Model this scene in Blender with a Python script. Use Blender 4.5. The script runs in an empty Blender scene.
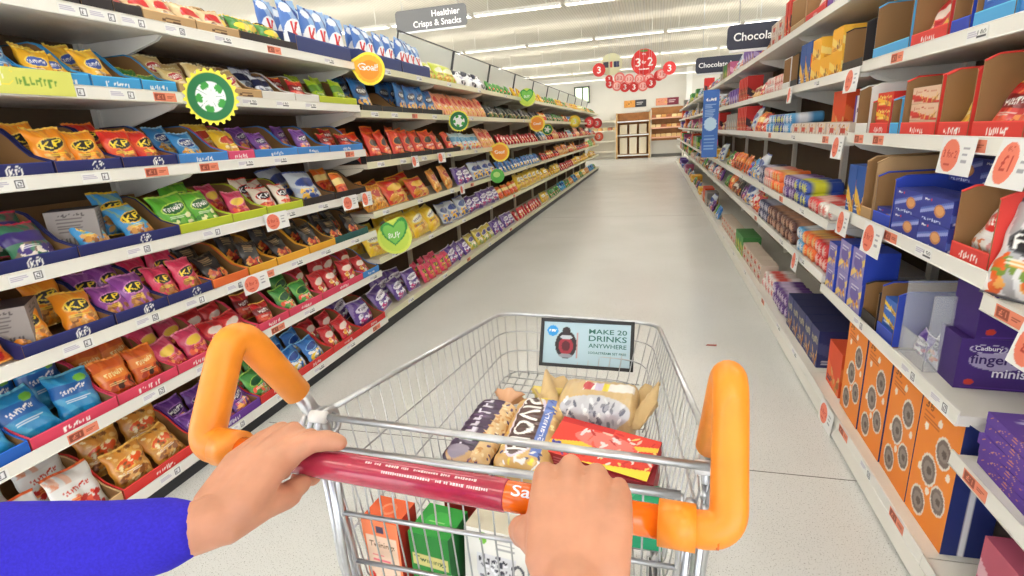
import bpy, bmesh, math, random
import numpy as np
from mathutils import Vector, Matrix, Euler

# ------------------------------------------------------------------ camera, world, exposure
SC = bpy.context.scene
COL = SC.collection
CAM_H, YAW, PITCH, ROLL, FPX = 1.3, 0.2755, 0.284, -0.061, 522.0
cd = bpy.data.cameras.new('camera'); cam = bpy.data.objects.new('camera', cd); COL.objects.link(cam)
_f = Vector((-math.sin(YAW)*math.cos(PITCH), math.cos(YAW)*math.cos(PITCH), -math.sin(PITCH)))
_r = Vector((math.cos(YAW), math.sin(YAW), 0)); _u = _r.cross(_f)
_r2 = _r*math.cos(ROLL) + _u*math.sin(ROLL); _u2 = -_r*math.sin(ROLL) + _u*math.cos(ROLL)
m = Matrix.Identity(4)
for i in range(3):
    m[i][0] = _r2[i]; m[i][1] = _u2[i]; m[i][2] = -_f[i]; m[i][3] = (0, 0, CAM_H)[i]
cam.matrix_world = m
cd.sensor_width = 36; cd.lens = FPX/1024*36; cd.clip_start = 0.02; cd.clip_end = 200
SC.camera = cam
SC.view_settings.view_transform = 'Standard'; SC.view_settings.look = 'None'
SC.view_settings.gamma = 1; SC.view_settings.use_curve_mapping = False
SC.view_settings.exposure = 0.62
W = bpy.data.worlds.new('store_ambient'); SC.world = W; W.use_nodes = True
W.node_tree.nodes['Background'].inputs[0].default_value = (0.95, 0.975, 1.0, 1)
W.node_tree.nodes['Background'].inputs[1].default_value = 2.6
LAMP_POWER = 15.0      # emission of the ceiling luminaires
CEIL_Z = 3.30

R = random.Random(7)
PI = math.pi

# ------------------------------------------------------------------ helpers
def lin(c):
    a = np.asarray(c, float)/255.0
    return np.where(a <= .04045, a/12.92, ((a+.055)/1.055)**2.4)
def mat(name, rgb=(200, 200, 200), rough=.5, metal=0, spec=.5, coat=0, vc=False, emit=0):
    M = bpy.data.materials.new(name); M.use_nodes = True
    b = M.node_tree.nodes['Principled BSDF']; c = lin(rgb)
    b.inputs['Base Color'].default_value = (*c, 1); b.inputs['Roughness'].default_value = rough
    b.inputs['Metallic'].default_value = metal; b.inputs['Specular IOR Level'].default_value = spec
    b.inputs['Coat Weight'].default_value = coat
    if vc:
        a = M.node_tree.nodes.new('ShaderNodeAttribute'); a.attribute_name = 'Print'
        M.node_tree.links.new(a.outputs['Color'], b.inputs['Base Color'])
    if emit:
        b.inputs['Emission Color'].default_value = (*c, 1); b.inputs['Emission Strength'].default_value = emit
    return M
def noise_tint(M, scale, amount, detail=3):
    nt = M.node_tree; b = nt.nodes['Principled BSDF']
    tc = nt.nodes.new('ShaderNodeTexCoord'); n = nt.nodes.new('ShaderNodeTexNoise'); n.inputs['Scale'].default_value = scale
    n.inputs['Detail'].default_value = detail
    r = nt.nodes.new('ShaderNodeValToRGB'); c = np.array(b.inputs['Base Color'].default_value[:3])
    r.color_ramp.elements[0].position = .3; r.color_ramp.elements[1].position = .7
    r.color_ramp.elements[0].color = (*(c*(1-amount)), 1); r.color_ramp.elements[1].color = (*np.minimum(c*(1+amount), 1), 1)
    nt.links.new(tc.outputs['Object'], n.inputs['Vector']); nt.links.new(n.outputs['Fac'], r.inputs['Fac'])
    nt.links.new(r.outputs['Color'], b.inputs['Base Color']); return M

M_film = mat('printed_film', rough=.32, vc=True, coat=.3)
M_card = mat('printed_card', rough=.55, vc=True)
M_shelf = noise_tint(mat('shelf_enamel', (222, 214, 194), .45), 3, .03)
M_shelfw = noise_tint(mat('shelf_white_enamel', (232, 229, 220), .4), 3, .03)
M_back = noise_tint(mat('gondola_back_board', (96, 78, 58), .8), 4, .08)
M_plinth = mat('black_plinth', (38, 38, 42), .5)
M_chrome = mat('chrome_wire', (186, 187, 190), .3, .85)
M_zinc = noise_tint(mat('zinc_tube', (198, 200, 204), .3, .85), 40, .1)
M_orange = noise_tint(mat('orange_plastic', (246, 148, 38), .42, coat=.1), 30, .06)
M_orange2 = mat('orange_gloss_tube', (243, 112, 16), .18, coat=.5)
M_maroon = noise_tint(mat('maroon_printed_sleeve', (176, 48, 74), .2, coat=.5), 60, .12)
M_white = mat('white_plastic', (232, 232, 232), .4)
M_black = mat('black_plastic', (22, 22, 24), .4)
M_rubber = mat('grey_rubber', (70, 70, 72), .7)

def link(o, parent=None):
    COL.objects.link(o)
    if parent is not None: o.parent = parent
    return o
def mesh_np(name, V, F, mats, fm=None, cols=None, smooth=True):
    me = bpy.data.meshes.new(name); me.from_pydata([tuple(map(float, v)) for v in V], [], [tuple(f) for f in F])
    for mm in mats: me.materials.append(mm)
    if fm is not None: me.polygons.foreach_set('material_index', np.asarray(fm, np.int32))
    me.polygons.foreach_set('use_smooth', np.full(len(me.polygons), bool(smooth)))
    if cols is not None:
        ca = me.color_attributes.new('Print', 'FLOAT_COLOR', 'POINT')
        c4 = np.ones((len(V), 4), np.float32); c4[:, :3] = cols
        ca.data.foreach_set('color', c4.ravel())
    me.update(); return me

class MB:
    """collects shapes into one mesh"""
    def __init__(s): s.V = []; s.F = []; s.S = []; s.C = []; s.c = (.8, .8, .8)
    def add(s, V, F, smooth=False, cols=None):
        o = len(s.V); s.V += [tuple(map(float, v)) for v in V]; s.F += [tuple(int(i)+o for i in f) for f in F]; s.S += [smooth]*len(F)
        s.C += [tuple(c) for c in cols] if cols is not None else [tuple(s.c)]*len(V)
        return s
    def col(s, rgb): s.c = tuple(lin(rgb)); return s
    def box(s, x0, y0, z0, x1, y1, z1):
        V = [(x, y, z) for x in (x0, x1) for y in (y0, y1) for z in (z0, z1)]
        return s.add(V, [(0, 1, 3, 2), (4, 6, 7, 5), (0, 4, 5, 1), (2, 3, 7, 6), (0, 2, 6, 4), (1, 5, 7, 3)])
    def bbox(s, x0, y0, z0, x1, y1, z1, b=.003):
        """box with bevelled edges"""
        bm = bmesh.new(); bmesh.ops.create_cube(bm, size=1)
        for v in bm.verts: v.co = Vector(((x0+x1)/2+v.co.x*(x1-x0), (y0+y1)/2+v.co.y*(y1-y0), (z0+z1)/2+v.co.z*(z1-z0)))
        bmesh.ops.bevel(bm, geom=list(bm.edges), offset=b, segments=2, affect='EDGES', profile=.6)
        bm.verts.index_update(); V = [v.co[:] for v in bm.verts]; F = [[v.index for v in f.verts] for f in bm.faces]; bm.free()
        return s.add(V, F)
    def prism(s, poly, axis, a, b):
        """extrude 2-D polygon: axis 0 -> (y,z) along x; 1 -> (x,z) along y; 2 -> (x,y) along z"""
        n = len(poly)
        def P(p, t): return (t, p[0], p[1]) if axis == 0 else ((p[0], t, p[1]) if axis == 1 else (p[0], p[1], t))
        V = [P(p, a) for p in poly]+[P(p, b) for p in poly]
        return s.add(V, [tuple(range(n)), tuple(range(2*n-1, n-1, -1))]+[(i, i+n, (i+1) % n+n, (i+1) % n) for i in range(n)])
    def tube(s, pts, r, n=8, closed=False, cap=True):
        P = [np.array(p, float) for p in pts]; k = len(P); rr = r if hasattr(r, '__len__') else [r]*k
        T = []
        for i in range(k):
            a = P[(i-1) % k] if (closed or i > 0) else P[i]; b = P[(i+1) % k] if (closed or i < k-1) else P[i]
            t = b-a; T.append(t/(np.linalg.norm(t)+1e-12))
        ref = np.array([0, 0, 1.]) if abs(T[0][2]) < .9 else np.array([1., 0, 0])
        nn = np.cross(T[0], ref); nn /= np.linalg.norm(nn); V = []
        for i in range(k):
            nn = nn-T[i]*(nn@T[i]); nn /= np.linalg.norm(nn)+1e-12; bb = np.cross(T[i], nn)
            for j in range(n):
                a = 2*PI*j/n; V.append(P[i]+rr[i]*(nn*math.cos(a)+bb*math.sin(a)))
        F = []
        for i in range(k if closed else k-1):
            for j in range(n):
                i2 = (i+1) % k; F.append((i*n+j, i*n+(j+1) % n, i2*n+(j+1) % n, i2*n+j))
        if not closed and cap: F += [tuple(range(n-1, -1, -1)), tuple((k-1)*n+j for j in range(n))]
        return s.add(V, F, True)
    def cyl(s, p, q, r, n=16): return s.tube([p, q], r, n)
    def obj(s, name, mt, parent=None, loc=None, rot=None):
        me = mesh_np(name, s.V, s.F, [mt], smooth=False, cols=s.C)
        me.polygons.foreach_set('use_smooth', np.array(s.S, bool)); me.update()
        o = bpy.data.objects.new(name, me); link(o, parent)
        if loc is not None: o.location = loc
        if rot is not None: o.rotation_euler = rot
        return o
def arc_path(pts, rad, seg=6):
    """round the corners of a polyline"""
    P = [np.array(p, float) for p in pts]; out = [P[0]]
    for i in range(1, len(P)-1):
        a = P[i-1]-P[i]; b = P[i+1]-P[i]; la, lb = np.linalg.norm(a), np.linalg.norm(b)
        r = min(rad, la*.48, lb*.48); A = P[i]+a/la*r; B = P[i]+b/lb*r
        for t in np.linspace(0, 1, seg+1): out.append((1-t)**2*A+2*t*(1-t)*P[i]+t*t*B)
    out.append(P[-1]); return out
def empty(name, loc=(0, 0, 0), rot=(0, 0, 0)):
    o = bpy.data.objects.new(name, None); link(o); o.location = loc; o.rotation_euler = rot; o.empty_display_size = .1; return o
def struct(o, label=None):
    o['kind'] = 'structure'
    if label: o['label'] = label
    return o
def tag(o, label, cat, group=None):
    o['label'] = label; o['category'] = cat
    if group: o['group'] = group
    return o
ORD = ['first', 'second', 'third', 'fourth', 'fifth', 'sixth', 'seventh', 'eighth', 'ninth', 'tenth', 'eleventh', 'twelfth',
       'thirteenth', 'fourteenth', 'fifteenth', 'sixteenth', 'seventeenth', 'eighteenth', 'nineteenth', 'twentieth']
REG = []
def reg(o, desc, cat, where, group):
    """label written at the end, once every neighbour is known: kind + rank along its shelf + where"""
    REG.append((o, desc, cat, where, group)); return o
def copy_thing(src, loc=None, rot=None):
    c = src.copy(); COL.objects.link(c)
    for ch in src.children:
        d = ch.copy(); COL.objects.link(d); d.parent = c
        for g in ch.children:
            e = g.copy(); COL.objects.link(e); e.parent = d
    if loc is not None: c.location = loc
    if rot is not None: c.rotation_euler = rot
    return c

# ------------------------------------------------------------------ lettering
_tc = {}
def text_tris(txt):
    if txt in _tc: return _tc[txt]
    cu = bpy.data.curves.new('t', 'FONT'); cu.body = txt; cu.size = 1; cu.resolution_u = 3; cu.offset = .012
    o = bpy.data.objects.new('t', cu); COL.objects.link(o)
    dg = bpy.context.evaluated_depsgraph_get(); me = bpy.data.meshes.new_from_object(o.evaluated_get(dg))
    me.calc_loop_triangles(); V = np.array([v.co[:2] for v in me.vertices]); T = np.array([t.vertices[:] for t in me.loop_triangles])
    bpy.data.objects.remove(o); bpy.data.curves.remove(cu); bpy.data.meshes.remove(me)
    mn, mx = V.min(0), V.max(0); V = (V-mn)/(mx-mn); asp = (mx-mn)[0]/(mx-mn)[1]
    _tc[txt] = (V, T, asp); return _tc[txt]
def text_obj(name, txt, mt, w, depth=.0015, parent=None, loc=(0, 0, 0), rot=(0, 0, 0), h=None, warp=None):
    """raised lettering centred on its origin, in local x (reading) and z (up), facing -y"""
    V, T, asp = text_tris(txt); h = h or w/asp
    bm = bmesh.new(); vs = [bm.verts.new(((v[0]-.5)*w, 0, (v[1]-.5)*h)) for v in V]
    for t in T:
        try: bm.faces.new([vs[i] for i in t])
        except ValueError: pass
    if depth and not warp:
        r = bmesh.ops.extrude_face_region(bm, geom=list(bm.faces))
        for v in [g for g in r['geom'] if isinstance(g, bmesh.types.BMVert)]: v.co.y -= depth
    if warp:
        for v in bm.verts: v.co = Vector(warp(v.co))
    me = bpy.data.meshes.new(name); bm.to_mesh(me); bm.free(); me.materials.append(mt)
    o = bpy.data.objects.new(name, me); link(o, parent); o.location = loc; o.rotation_euler = rot; return o

# ------------------------------------------------------------------ printed designs (drawn on the vertices of fine grids)
class Art:
    def __init__(s, w, h, base=(255, 255, 255)):
        s.w, s.h = w, h; s.a = np.ones((h, w, 3))*np.array(base, float)
        s.U, s.Vv = np.meshgrid((np.arange(w)+.0)/(w-1), (np.arange(h)+.0)/(h-1))
    def m(s, mask, c, al=1.0): s.a[mask] = s.a[mask]*(1-al)+np.array(c, float)*al; return s
    def rect(s, x0, y0, x1, y1, c, al=1): return s.m((s.U >= x0) & (s.U <= x1) & (s.Vv >= y0) & (s.Vv <= y1), c, al)
    def ell(s, cx, cy, rx, ry, c, rot=0, al=1, p=2):
        asp = s.h/s.w; dx = s.U-cx; dy = (s.Vv-cy)*asp; ca, sa = math.cos(rot), math.sin(rot)
        X = dx*ca+dy*sa; Y = -dx*sa+dy*ca
        return s.m((np.abs(X/rx)**p+np.abs(Y/(ry*asp))**p) <= 1, c, al)
    def band(s, a, b, c0, c1, c, al=1):
        """diagonal band where c0 < a*u+b*v < c1"""
        t = a*s.U+b*s.Vv; return s.m((t > c0) & (t < c1), c, al)
    READ = {'KP', 'K', 'G', 'FOX', '£1', '£2', '1.50', '1.00', 'ONLY', '3 for 2', '3', '2', 'for', '3 2', 'Goal!', 'BUY', 'Mc', 'Maryland', 'Jam Creams', '36', 'HOVIS', 'Granary', 'Twinings', 'new'}
    def text(s, txt, cx, cy, w, h, c, rot=0):
        if txt not in s.READ:      # print that cannot be read in the photograph: a row of strokes
            q = random.Random(len(txt)*7+s.w); asp = s.h/s.w; dx = s.U-cx; dy = (s.Vv-cy)*asp; ca, sa = math.cos(rot), math.sin(rot)
            X = (dx*ca+dy*sa)/w+.5; Y = (-dx*sa+dy*ca)/(h*asp)+.5; mk = np.zeros(X.shape, bool); x = .02
            while x < .95:
                ww = q.uniform(.05, .11); y0 = q.uniform(.0, .25); y1 = q.uniform(.7, 1)
                mk |= (X > x) & (X < x+ww*.55) & (Y > y0) & (Y < y1); mk |= (X > x) & (X < x+ww*1.1) & (np.abs(Y-q.choice([y0+.1, .5, y1-.1])) < .11); x += ww*1.45
            return s.m(mk, c)
        V, T, _ = text_tris(txt); asp = s.h/s.w
        dx = (s.U-cx).ravel(); dy = ((s.Vv-cy)*asp).ravel(); ca, sa = math.cos(rot), math.sin(rot)
        X = (dx*ca+dy*sa)/w+.5; Y = (-dx*sa+dy*ca)/(h*asp)+.5; mask = np.zeros(X.shape, bool)
        cand = np.where((X >= 0) & (X <= 1) & (Y >= 0) & (Y <= 1))[0]
        if len(cand):
            x, y = X[cand], Y[cand]; hit = np.zeros(len(cand), bool)
            A, B, Cc = V[T[:, 0]], V[T[:, 1]], V[T[:, 2]]
            for a, b, c_ in zip(A, B, Cc):
                d1 = (x-b[0])*(a[1]-b[1])-(a[0]-b[0])*(y-b[1]); d2 = (x-c_[0])*(b[1]-c_[1])-(b[0]-c_[0])*(y-c_[1]); d3 = (x-a[0])*(c_[1]-a[1])-(c_[0]-a[0])*(y-a[1])
                hit |= ~(((d1 < 0) | (d2 < 0) | (d3 < 0)) & ((d1 > 0) | (d2 > 0) | (d3 > 0)))
            mask[cand[hit]] = True
        return s.m(mask.reshape(s.U.shape), c)
    def blobs(s, n, x0, y0, x1, y1, cols, r=.06, seed=1):
        q = random.Random(seed)
        for _ in range(n):
            s.ell(q.uniform(x0, x1), q.uniform(y0, y1), r*q.uniform(.6, 1.3), r*q.uniform(.3, .8), q.choice(cols), q.uniform(0, PI))
        return s
    def lines(s, n, x0, x1, y0, y1, c, seed=1):
        """rows of tiny print too small to read"""
        q = random.Random(seed); hh = (y1-y0)/n
        for i in range(n):
            y = y0+hh*(i+.3); s.m((s.U >= x0) & (s.U <= x0+(x1-x0)*q.uniform(.6, 1)) & (s.Vv >= y) & (s.Vv <= y+max(hh*.4, 1.01/s.h)), c, .8)
        return s
    def lin(s): return lin(np.clip(s.a, 0, 255)).reshape(-1, 3)

def snack(base, sec, food, txt=None, lbg=(20, 20, 30), lfg=(255, 255, 255), style='oval', seed=1, w=40, h=54, ty=.6, tw=.62):
    a = Art(w, h, base); q = random.Random(seed)
    for k in range(5): a.band(q.uniform(.4, 1), q.uniform(-.6, .6), k*.3-.1, k*.3-.1+q.uniform(.04, .12), sec, .35)
    if food: a.blobs(26, .12, .08, .88, .4, food, .09, seed)
    if style == 'oval':
        a.ell(.5, ty, tw/2+.08, .15, sec, .15).ell(.5, ty, tw/2+.04, .125, lbg, .15)
    elif style == 'band': a.rect(0, ty-.12, 1, ty+.13, lbg)
    elif style == 'half': a.ell(.5, .5, .36, .3, lbg).rect(0, 0, 1, .5, base).blobs(14, .15, .1, .85, .38, food or [sec], .09, seed)
    elif style == 'stripes':
        for k in range(6): a.rect(k/6+.03, 0, k/6+.09, 1, sec, .7)
        a.ell(.5, ty, .36, .15, lbg)
    if txt: a.text(txt, .5, ty, tw, .15 if len(txt) < 5 else .12, lfg, .15)
    a.rect(0, .955, 1, 1, sec).rect(0, 0, 1, .03, sec)
    a.lines(2, .2, .8, ty-.26, ty-.18, lfg, seed)
    return a
Wt = (250, 250, 245)
BROWN = [(178, 112, 50), (214, 150, 70), (140, 80, 36), (232, 184, 110)]
GOLD = [(240, 190, 80), (224, 150, 40), (250, 214, 120)]
RED = [(200, 30, 30), (240, 90, 60), (250, 160, 90)]
def kp(base, sec, seed): return snack(base, sec, BROWN, 'KP', (22, 22, 28), (255, 226, 60), 'oval', seed)
ART = {}
def A_(k, f): ART[k] = f
A_('kporange', lambda: kp((246, 150, 34), (252, 206, 90), 1)); A_('kpred', lambda: kp((222, 50, 40), (250, 150, 60), 2))
A_('kpblue', lambda: kp((70, 160, 222), (250, 200, 40), 3)); A_('kppurple', lambda: kp((150, 72, 160), (222, 150, 210), 4))
A_('kppink', lambda: kp((224, 50, 92), (246, 120, 140), 5)); A_('kpwhite', lambda: snack((238, 224, 206), (220, 60, 50), RED, 'KP', (22, 22, 28), (255, 255, 255), 'oval', 6))
A_('mccoy', lambda: snack((240, 178, 34), (255, 222, 100), BROWN, 'Crunch', (60, 90, 180), Wt, 'oval', 7))
A_('bluebag', lambda: snack((56, 140, 206), (170, 214, 240), GOLD, 'Mix', (26, 60, 140), Wt, 'oval', 8))
A_('leafy', lambda: snack((60, 130, 60), (200, 190, 80), [(24, 80, 40), (120, 170, 70), (230, 200, 90)], None, (30, 80, 40), Wt, 'plain', 9))
A_('popcorn', lambda: snack((214, 184, 120), (240, 226, 180), [(250, 236, 190), (226, 190, 120)], 'POP', (190, 50, 60), Wt, 'oval', 10))
A_('semi', lambda: snack((226, 202, 158), (200, 160, 110), BROWN, None, (212, 40, 44), Wt, 'half', 11))
A_('beige', lambda: snack((190, 160, 120), (90, 60, 40), BROWN, None, (60, 40, 30), Wt, 'band', 12))
A_('purp', lambda: snack((92, 40, 110), (160, 90, 170), BROWN, 'nuts', (50, 20, 60), Wt, 'band', 13))
A_('redp', lambda: snack((216, 40, 44), (250, 190, 90), RED, 'HOT', (130, 16, 24), Wt, 'band', 14))
A_('grnyel', lambda: snack((70, 140, 60), (244, 208, 50), GOLD, None, (250, 220, 70), (30, 80, 30), 'oval', 15))
def _speck():
    a = Art(40, 58, (76, 120, 196)); a.band(.8, 1, .95, 1.9, (150, 186, 230)).band(.9, 1, 1.28, 1.44, (40, 70, 150)).ell(.25, .85, .2, .09, (230, 238, 250))
    a.ell(.5, .3, .52, .36, (244, 246, 250)).text('K', .5, .4, .46, .4, (214, 26, 40)); a.blobs(10, .2, .03, .8, .16, GOLD, .08, 3); return a
A_('speck', _speck)
A_('limecrisp', lambda: snack((206, 216, 70), (240, 244, 170), GOLD, None, (250, 250, 220), (60, 120, 40), 'oval', 16))
def _cow():
    a = Art(40, 46, (244, 244, 246)); a.blobs(14, 0, 0, 1, 1, [(24, 26, 50)], .16, 5).rect(.2, .3, .8, .6, (240, 240, 248)).text('moo', .5, .45, .45, .16, (40, 60, 140)); return a
A_('cow', _cow)
A_('greenpkt', lambda: snack((64, 150, 66), (160, 210, 90), [(250, 90, 60), (250, 200, 80), (230, 230, 210)], None, (20, 90, 50), Wt, 'oval', 17))
A_('greenbag', lambda: snack((92, 178, 46), (186, 222, 90), [(120, 190, 70), (60, 140, 40), (236, 236, 180)], 'Salt', (28, 100, 40), Wt, 'oval', 18))
A_('yellowbag', lambda: snack((238, 190, 40), (250, 226, 120), GOLD, None, (200, 60, 30), Wt, 'oval', 19))
A_('purplebag', lambda: snack((104, 50, 140), (176, 120, 200), [(250, 170, 80), (210, 90, 140)], 'mix', (60, 24, 96), Wt, 'oval', 20))
A_('pinkbag', lambda: snack((206, 56, 96), (240, 140, 160), RED, None, (250, 210, 80), (160, 30, 60), 'oval', 21))
A_('blackwhite', lambda: snack((220, 226, 236), (60, 70, 120), [(120, 130, 170), (30, 36, 70)], None, (34, 40, 80), Wt, 'band', 22))
A_('limebag', lambda: snack((168, 200, 40), (210, 230, 90), [(110, 160, 40)], None, (90, 140, 30), Wt, 'band', 23))
A_('orangebag', lambda: snack((238, 110, 30), (250, 180, 70), RED, None, (250, 220, 140), (190, 40, 20), 'band', 24))
def _dark():
    a = Art(36, 48, (34, 28, 30)); a.lines(4, .2, .8, .6, .85, (190, 160, 110), 3); a.blobs(22, .1, .08, .9, .42, [(200, 60, 34), (226, 120, 50), (170, 30, 30), (240, 180, 80)], .1, 9); a.rect(0, .95, 1, 1, (90, 80, 60)); return a
A_('darkbag', _dark)
A_('lentil', lambda: snack((34, 140, 200), (120, 200, 226), None, 'lentil', (28, 100, 178), Wt, 'band', 25).ell(.75, .78, .14, .08, (120, 190, 60)))
A_('thai', lambda: snack((220, 96, 34), (244, 150, 60), [(60, 30, 20), (180, 60, 30)], 'Thai', (236, 132, 44), (250, 230, 160), 'band', 26))
A_('redsweet', lambda: snack((204, 34, 44), (244, 110, 100), [(250, 200, 90), (250, 240, 220), (230, 60, 90)], None, (250, 230, 220), (190, 20, 30), 'oval', 27))
A_('bluesweet', lambda: snack((40, 116, 200), (130, 196, 240), [(250, 210, 60), (250, 250, 250)], None, (20, 70, 160), Wt, 'oval', 28))
A_('orwhite', lambda: snack((232, 232, 230), (230, 100, 40), RED, 'crisps', (240, 240, 238), (210, 60, 30), 'band', 29))
A_('nutmix', lambda: snack((214, 140, 50), (240, 190, 90), BROWN, None, (236, 90, 30), Wt, 'oval', 30).blobs(60, .05, .05, .95, .95, BROWN+[(250, 230, 180)], .06, 7))
A_('mixflat', lambda: snack((60, 120, 90), (220, 60, 90), [(240, 230, 220), (70, 50, 130)], None, (60, 40, 120), Wt, 'band', 31))
A_('dorblue', lambda: snack((34, 110, 176), (20, 50, 110), GOLD, 'Cool', (16, 24, 50), Wt, 'oval', 32))
A_('dorred', lambda: snack((216, 50, 26), (250, 130, 40), RED, None, (30, 20, 20), Wt, 'oval', 33))
A_('peach', lambda: snack((240, 150, 110), (250, 200, 160), GOLD, None, (220, 70, 60), Wt, 'stripes', 34))
A_('nightgreen', lambda: snack((36, 40, 44), (70, 90, 60), [(90, 120, 60), (200, 160, 60)], None, (20, 24, 30), Wt, 'band', 35))
A_('paleblue', lambda: snack((188, 214, 220), (230, 236, 236), [(240, 200, 90), (230, 110, 100)], None, (90, 160, 200), Wt, 'band', 36))
A_('golden', lambda: snack((226, 130, 40), (244, 180, 80), BROWN, None, (190, 40, 30), Wt, 'stripes', 37).blobs(40, 0, 0, 1, 1, GOLD, .06, 8))
A_('bigred', lambda: snack((214, 34, 28), (250, 190, 60), GOLD, None, (250, 200, 60), (180, 20, 20), 'oval', 38))
A_('violet', lambda: snack((92, 60, 150), (230, 226, 240), [(200, 60, 130), (60, 40, 120), (240, 240, 250)], 'Pops', (238, 236, 246), (60, 30, 110), 'oval', 39))
A_('silver', lambda: snack((206, 214, 222), (90, 110, 180), [(250, 200, 60), (60, 90, 170)], None, (60, 80, 150), Wt, 'oval', 40))
A_('hulahoop', lambda: snack((246, 204, 40), (252, 232, 120), GOLD, 'Hoops', (250, 246, 220), (60, 50, 130), 'oval', 41))
A_('popchip', lambda: snack((210, 190, 60), (240, 240, 220), [(120, 170, 70), (240, 230, 200)], None, (60, 50, 120), Wt, 'oval', 42))
A_('silverblack', lambda: snack((226, 226, 228), (90, 90, 96), [(230, 100, 40), (240, 170, 80), (120, 150, 60)], 'FOX', (24, 24, 28), Wt, 'oval', 43))
A_('whitered', lambda: snack((244, 240, 238), (226, 40, 36), [(214, 120, 60), (240, 236, 230)], 'Wh!', (226, 44, 40), Wt, 'oval', 44))
A_('cookiepk', lambda: snack((232, 190, 130), (240, 220, 180), BROWN, None, (150, 60, 40), Wt, 'band', 45))
A_('bluechoc', lambda: snack((30, 80, 190), (230, 60, 50), [(120, 70, 40), (240, 240, 250)], None, (220, 30, 50), Wt, 'oval', 46))
A_('brownpk', lambda: snack((110, 62, 50), (200, 140, 120), BROWN, None, (230, 220, 210), (90, 40, 30), 'band', 47))

# size (w,h,t) and words for each bag kind
BAG = dict(kporange=(.115, .165, .05, 'orange peanut bag with dark oval'), kpred=(.115, .165, .05, 'red peanut bag with dark oval'), kpblue=(.12, .17, .05, 'blue and yellow nut bag'),
 kppurple=(.115, .165, .05, 'purple nut bag with dark oval'), kppink=(.115, .165, .05, 'pink nut bag with dark oval'), kpwhite=(.12, .16, .05, 'white and red nut bag'),
 mccoy=(.105, .16, .045, 'yellow snack bag with blue oval'), bluebag=(.12, .16, .045, 'blue snack bag'), leafy=(.12, .13, .045, 'green leafy patterned snack bag'), popcorn=(.11, .15, .05, 'beige popcorn bag'),
 semi=(.13, .15, .05, 'beige bag with red half disc'), beige=(.1, .13, .04, 'brown nut pouch'), purp=(.11, .13, .04, 'purple nut pouch'), redp=(.11, .14, .045, 'red spicy snack bag'),
 grnyel=(.14, .14, .05, 'green and yellow snack bag'), speck=(.165, .30, .07, 'blue crisp bag with red K'), limecrisp=(.26, .2, .07, 'lime crisp multipack'), cow=(.3, .21, .09, 'cow print crisp multipack'),
 greenpkt=(.12, .16, .05, 'green snack packet'), greenbag=(.17, .2, .06, 'large green crisp bag'), yellowbag=(.13, .16, .05, 'yellow snack bag'), purplebag=(.12, .15, .05, 'purple snack bag'),
 pinkbag=(.12, .16, .05, 'pink snack bag'), blackwhite=(.13, .17, .05, 'white and navy snack bag'), limebag=(.12, .17, .05, 'lime green snack bag'), orangebag=(.14, .17, .05, 'orange crisp bag'),
 darkbag=(.12, .17, .045, 'black gourmet snack pouch'), lentil=(.14, .19, .06, 'bright blue crisp bag'), thai=(.12, .17, .05, 'orange spicy crisp bag'), redsweet=(.13, .16, .05, 'red sweet bag'),
 bluesweet=(.15, .16, .05, 'blue sweet bag'), orwhite=(.17, .2, .06, 'white and orange crisp bag'), nutmix=(.15, .17, .06, 'clear bag of mixed nuts'), mixflat=(.14, .16, .05, 'green and red snack bag'),
 dorblue=(.17, .23, .06, 'blue tortilla chip bag'), dorred=(.17, .22, .06, 'red tortilla chip bag'), peach=(.15, .26, .06, 'tall peach crisp bag'), nightgreen=(.2, .18, .06, 'black crisp bag'),
 paleblue=(.2, .2, .06, 'pale blue snack bag'), golden=(.2, .23, .07, 'golden crisp multipack'), bigred=(.34, .2, .09, 'big red crisp multipack'), violet=(.24, .19, .08, 'violet crisp multipack'),
 silver=(.22, .22, .07, 'silver and blue crisp bag'), hulahoop=(.28, .24, .09, 'yellow crisp multipack'), popchip=(.22, .2, .07, 'olive crisp multipack'), silverblack=(.16, .22, .06, 'silver and black biscuit bag'),
 whitered=(.16, .15, .06, 'white and red chocolate bag'), cookiepk=(.15, .12, .05, 'cookie packet'), bluechoc=(.14, .13, .05, 'blue chocolate packet'), brownpk=(.16, .13, .06, 'brown biscuit bag'))

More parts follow.
